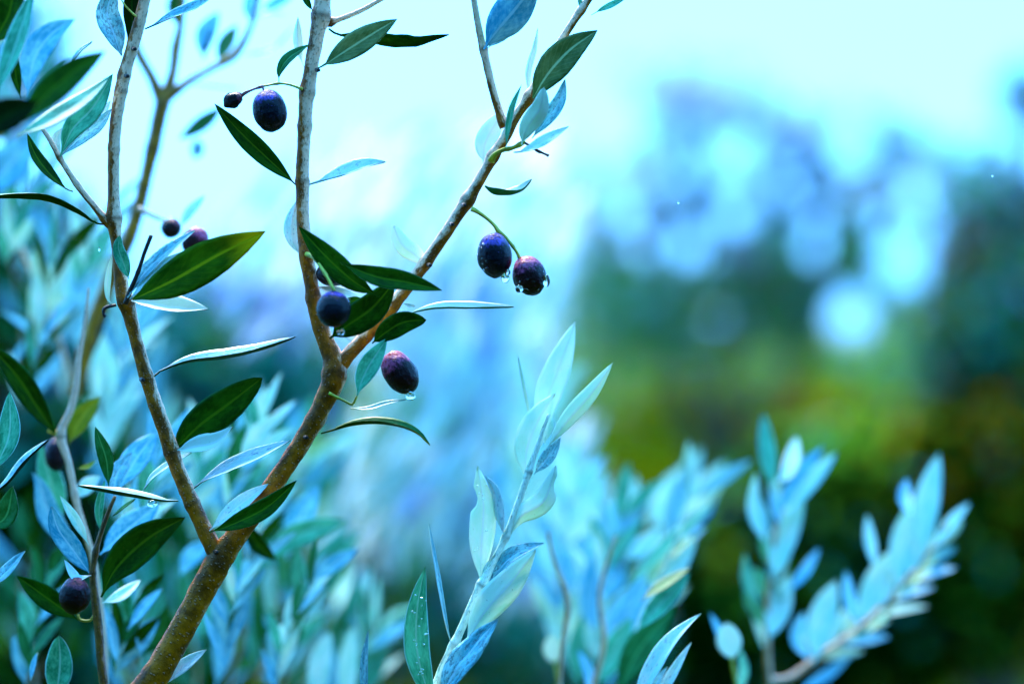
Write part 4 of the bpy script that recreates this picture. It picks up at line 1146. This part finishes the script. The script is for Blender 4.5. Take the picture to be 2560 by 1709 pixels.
leaf(mb, [(356, 1228), (380, 1192), (420, 1162), (478, 1130)], 26, 50, 'wet_sheen', 'teal', 0.01, 0.012)
leaf(mb, [(410, 1712), (450, 1672), (516, 1622)], 40, 35, 'wet_sheen', 'pale', 0.006, 0.01)
# middle stem
leaf(mb, [(790, 36), (778, 22), (765, 0), (752, -30)], 18, 10, 'dark', 'green', -0.003, 0, pf=0.2)
leaf(mb, [(822, 72), (845, 86), (900, 98), (960, 112), (1040, 112), (1122, 86)], 64, (122, 98), 'wet', 'dark', 0.003, 0.003, pf=0.12, wave=0.2, fold=0.6)
leaf(mb, [(793, 172), (815, 160), (860, 130), (920, 92), (993, 48)], 68, 8, 'mid', 'pale', -0.008, -0.014, pf=0.1, fold=0.1)
leaf(mb, [(764, 178), (752, 145), (744, 100), (745, 43)], 26, 170, 'pale', 'white', 0.006, 0.006, pf=0.2)
leaf(mb, [(697, 208), (700, 178), (722, 146), (774, 111)], 34, (20, 40), 'green', 'pale', 0.0, -0.002, pf=0.1)
leaf(mb, [(740, 463), (725, 448), (660, 388), (600, 330), (536, 259)], 54, 0, 'dark', 'pale', 0.0, 0.004, pf=0.06)
leaf(mb, [(774, 460), (800, 452), (860, 435), (915, 415), (964, 404)], 56, (56, 50), 'wet_sheen', 'blue', -0.002, -0.006, pf=0.14, fold=0.55)
leaf(mb, [(752, 640), (735, 600), (730, 560), (742, 500)], 46, 175, 'pale', 'wet_sheen', 0.008, 0.008)
leaf(mb, [(950, 742), (880, 700), (810, 636), (747, 566)], 66, 4, 'dark', 'pale', -0.018, -0.02, fold=0.15)
leaf(mb, [(850, 655), (935, 690), (1020, 706), (1106, 726)], 58, (12, 20), 'dark', 'pale', -0.024, -0.024, fold=0.4)
leaf(mb, [(824, 846), (870, 812), (930, 770), (984, 708)], 84, 0, 'dark', 'pale', -0.012, -0.016, fold=0.1, rnd=True)
leaf(mb, [(790, 715), (830, 728), (870, 738), (910, 752)], 36, 40, 'white', 'dark', 0.002, 0.002)
leaf(mb, [(860, 745), (880, 752), (915, 752)], 24, 10, 'dark', 'pale', 0.0, 0.0)
leaf(mb, [(850, 828), (885, 842), (908, 862)], 34, 30, 'white', 'dark', 0.003, 0.003)
leaf(mb, [(930, 858), (965, 830), (1010, 805), (1066, 800)], 62, 0, 'dark', 'pale', -0.012, -0.012, fold=0.1, rnd=True)
leaf(mb, [(892, 990), (905, 950), (925, 910), (968, 845)], 56, 5, 'teal', 'pale', -0.016, -0.012, fold=0.15, label='mottled blue-green leaf partly covering an olive')
leaf(mb, [(876, 1020), (920, 1020), (970, 1006), (1014, 998)], 16, (50, 40), 'white', 'teal', -0.004, -0.004)
leaf(mb, [(802, 1082), (830, 1074), (880, 1060), (940, 1056), (1000, 1064), (1045, 1082), (1076, 1112)], 36, (84, 60), 'green', 'lit', -0.002, -0.006, pf=0.1, fold=0.6)
leaf(mb, [(1020, 784), (1050, 775), (1100, 768), (1180, 768), (1284, 766)], 34, (60, 62), 'white', 'green', -0.002, -0.004, pf=0.06, fold=0.6)
leaf(mb, [(1010, 758), (1025, 764), (1038, 764)], 12, 40, 'pale', 'green', 0.004, 0.004)
leaf(mb, [(1066, 664), (1040, 638), (1005, 610), (984, 564)], 52, 170, 'pale', 'white', 0.004, 0.004, rnd=True)
# right stem
leaf(mb, [(1210, 124), (1240, 80), (1290, 20), (1350, -60)], 100, 165, 'green', 'blue', -0.002, -0.004, fold=0.2)
leaf(mb, [(1220, 120), (1245, 95), (1262, 80), (1280, 40)], 40, 20, 'wet', 'pale', 0.008, 0.008)
leaf(mb, [(1332, 246), (1370, 185), (1425, 125), (1494, 76)], 84, 6, 'mid', 'pale', -0.008, -0.012, fold=0.12, pf=0.02)
leaf(mb, [(1322, 240), (1320, 180), (1335, 120), (1345, 72)], 20, 150, 'pale', 'white', 0.01, 0.012)
leaf(mb, [(1304, 362), (1318, 320), (1350, 270), (1360, 218)], 52, 172, 'teal', 'white', -0.014, -0.02, fold=0.12, rnd=True)
leaf(mb, [(1330, 346), (1362, 305), (1398, 255), (1413, 197)], 40, 15, 'wet', 'pale', -0.008, -0.01)
leaf(mb, [(1284, 380), (1305, 378), (1345, 362), (1422, 316)], 40, (50, 40), 'wet_sheen', 'pale', -0.01, -0.014, pf=0.1)
leaf(mb, [(1266, 372), (1268, 335), (1280, 270), (1304, 212)], 18, 15, 'teal', 'pale', -0.018, -0.02)
leaf(mb, [(1208, 408), (1212, 360), (1232, 320), (1254, 280)], 56, 172, 'pale', 'white', 0.012, 0.016, rnd=True)
leaf(mb, [(1213, 464), (1235, 482), (1270, 484), (1305, 474), (1328, 448)], 44, (112, 50), 'white', 'green', -0.002, -0.01, pf=0.03, fold=0.6)
leaf(mb, [(1478, 38), (1500, 26), (1530, 12), (1570, -8)], 18, 20, 'teal', 'pale', 0, 0, pf=0.15)
leaf(mb, [(1455, 30), (1450, 8), (1448, -25)], 12, 20, 'teal', 'pale', 0, 0)

# fruit stalks and olives
tube('stalk', mb, [(757, 224, 9), (740, 217, 7), (720, 211, 6), (697, 209, 6), (672, 213, 6), (655, 216, 6)], M_GREENSTEM, -0.004, pale=0.6, nodes=[(695, 209, 0.5, 5)])
tube('stalk', mb, [(656, 216, 7), (632, 224, 6), (612, 233, 8), (604, 240, 8)], M_RED, -0.004, nodes=[(650, 218, 0.4, 5), (612, 232, 0.4, 4)])
tube('stalk', mb, [(656, 214, 7), (658, 222, 6), (661, 232, 6)], M_RED, -0.006, seg=6)
olive(mb, 583, 250, 40, 54, 62, M_OLV_RED, -0.004, label='small shrivelled reddish olive on the same stalk', dent=0.14, taper=0.25, seed=2)
olive(mb, 674, 277, 87, 108, -14, M_OLV_BLUE, -0.006, label='round blue-black olive alone on the upper stalk', seed=3)
tube('stalk', mb, [(768, 636, 14, -0.004), (785, 645, 9, -0.016), (805, 672, 8, -0.022), (822, 700, 8, -0.026), (836, 728, 9, -0.028)], M_GREENSTEM, 0.0, pale=0.7, nodes=[(812, 683, 0.5, 6)])
olive(mb, 834, 683, 88, 66, 0, M_OLV_DARK, -0.004, label='black olive mostly hidden under the long crossing leaf', seed=9)
o3 = olive(mb, 834, 773, 87, 92, 0, M_OLV_BLUE, -0.03, label='glossy round olive hanging in front of the middle stem', lean=-25, seed=1.4, dent=0.02)
drop(o3, mb, 855, 829, 14, 18, -0.03)
drop(o3, mb, 846, 830, 10, 14, -0.027)
o4 = olive(mb, 1000, 931, 84, 116, -32, M_OLV_PURP, -0.004, label='oval purple olive below the fork with one hanging drop', seed=6.5, dent=0.05)
drop(o4, mb, 1027, 989, 26, 22, -0.008, 0.2)
tube('stalk', mb, [(1178, 522, 13), (1188, 526, 12), (1210, 540, 9), (1235, 562, 9), (1246, 578, 9), (1260, 588, 8), (1275, 606, 8), (1292, 630, 8), (1300, 648, 9)], M_GREENSTEM, -0.004, pale=0.6, nodes=[(1245, 578, 0.5, 6), (1281, 614, 0.3, 5), (1300, 646, 0.3, 5)])
tube('stalk', mb, [(1250, 578, 9), (1240, 584, 8), (1238, 590, 8)], M_GREENSTEM, -0.004, seg=5)
o1 = olive(mb, 1236, 638, 88, 114, -6, M_OLV_BLUE, -0.006, label='blue olive of the hanging pair, nearer the stem, beaded with rain', seed=2.7)
drop(o1, mb, 1263, 694, 22, 28, -0.010, 0.3)
drop(o1, mb, 1270, 680, 12, 16, -0.012, 0.1)
o2 = olive(mb, 1323, 689, 84, 100, -18, M_OLV_PURP, -0.004, label='reddish purple olive at the end of the stalk with drops on both sides', seed=7.7, dent=0.05)
drop(o2, mb, 1366, 702, 18, 32, -0.008, 0.1)
drop(o2, mb, 1298, 722, 20, 20, -0.018, 0.1)
rr = random.Random(5)
def on_olive(cx, cy, rx, ry, n, x0, x1, y0, y1):
    s = []
    while len(s) < n:
        x, y = rr.uniform(x0, x1), rr.uniform(y0, y1)
        q = 1 - ((x - cx) / rx) ** 2 - ((y - cy) / ry) ** 2
        if q > 0.02:
            s.append((x, y, -math.sqrt(q) * rx * K * FOCUS * 1.0))
    return s
beads(o1, mb, on_olive(1236, 638, 44, 57, 13, 1193, 1216, 600, 680), -0.006, (2.5, 6))
beads(o2, mb, on_olive(1323, 689, 42, 50, 9, 1300, 1365, 660, 725), -0.004, (3, 6))
drop(lw, mb, 381, 1258, 26, 18, -0.006, 0.0)

# ------------------------------------------------------------------ falling rain drops
for (x, y, h_, dz, lab) in [(248, 622, 14, 0.0, 'tiny falling raindrop left of the leftmost stem'),
                            (1696, 506, 8, 0.0, 'tiny falling raindrop in the air at the right of the olives'),
                            (2481, 439, 7, 0.0, 'tiny falling raindrop near the right edge')]:
    d_ = drop(None, None, x, y, 5, h_, dz, 0.3, name='raindrop')
    d_['label'] = lab
    d_['category'] = 'raindrop'
    d_['group'] = 'falling raindrops'

for o in list(bpy.data.objects):
    if '_loc' in o:
        del o['_loc']
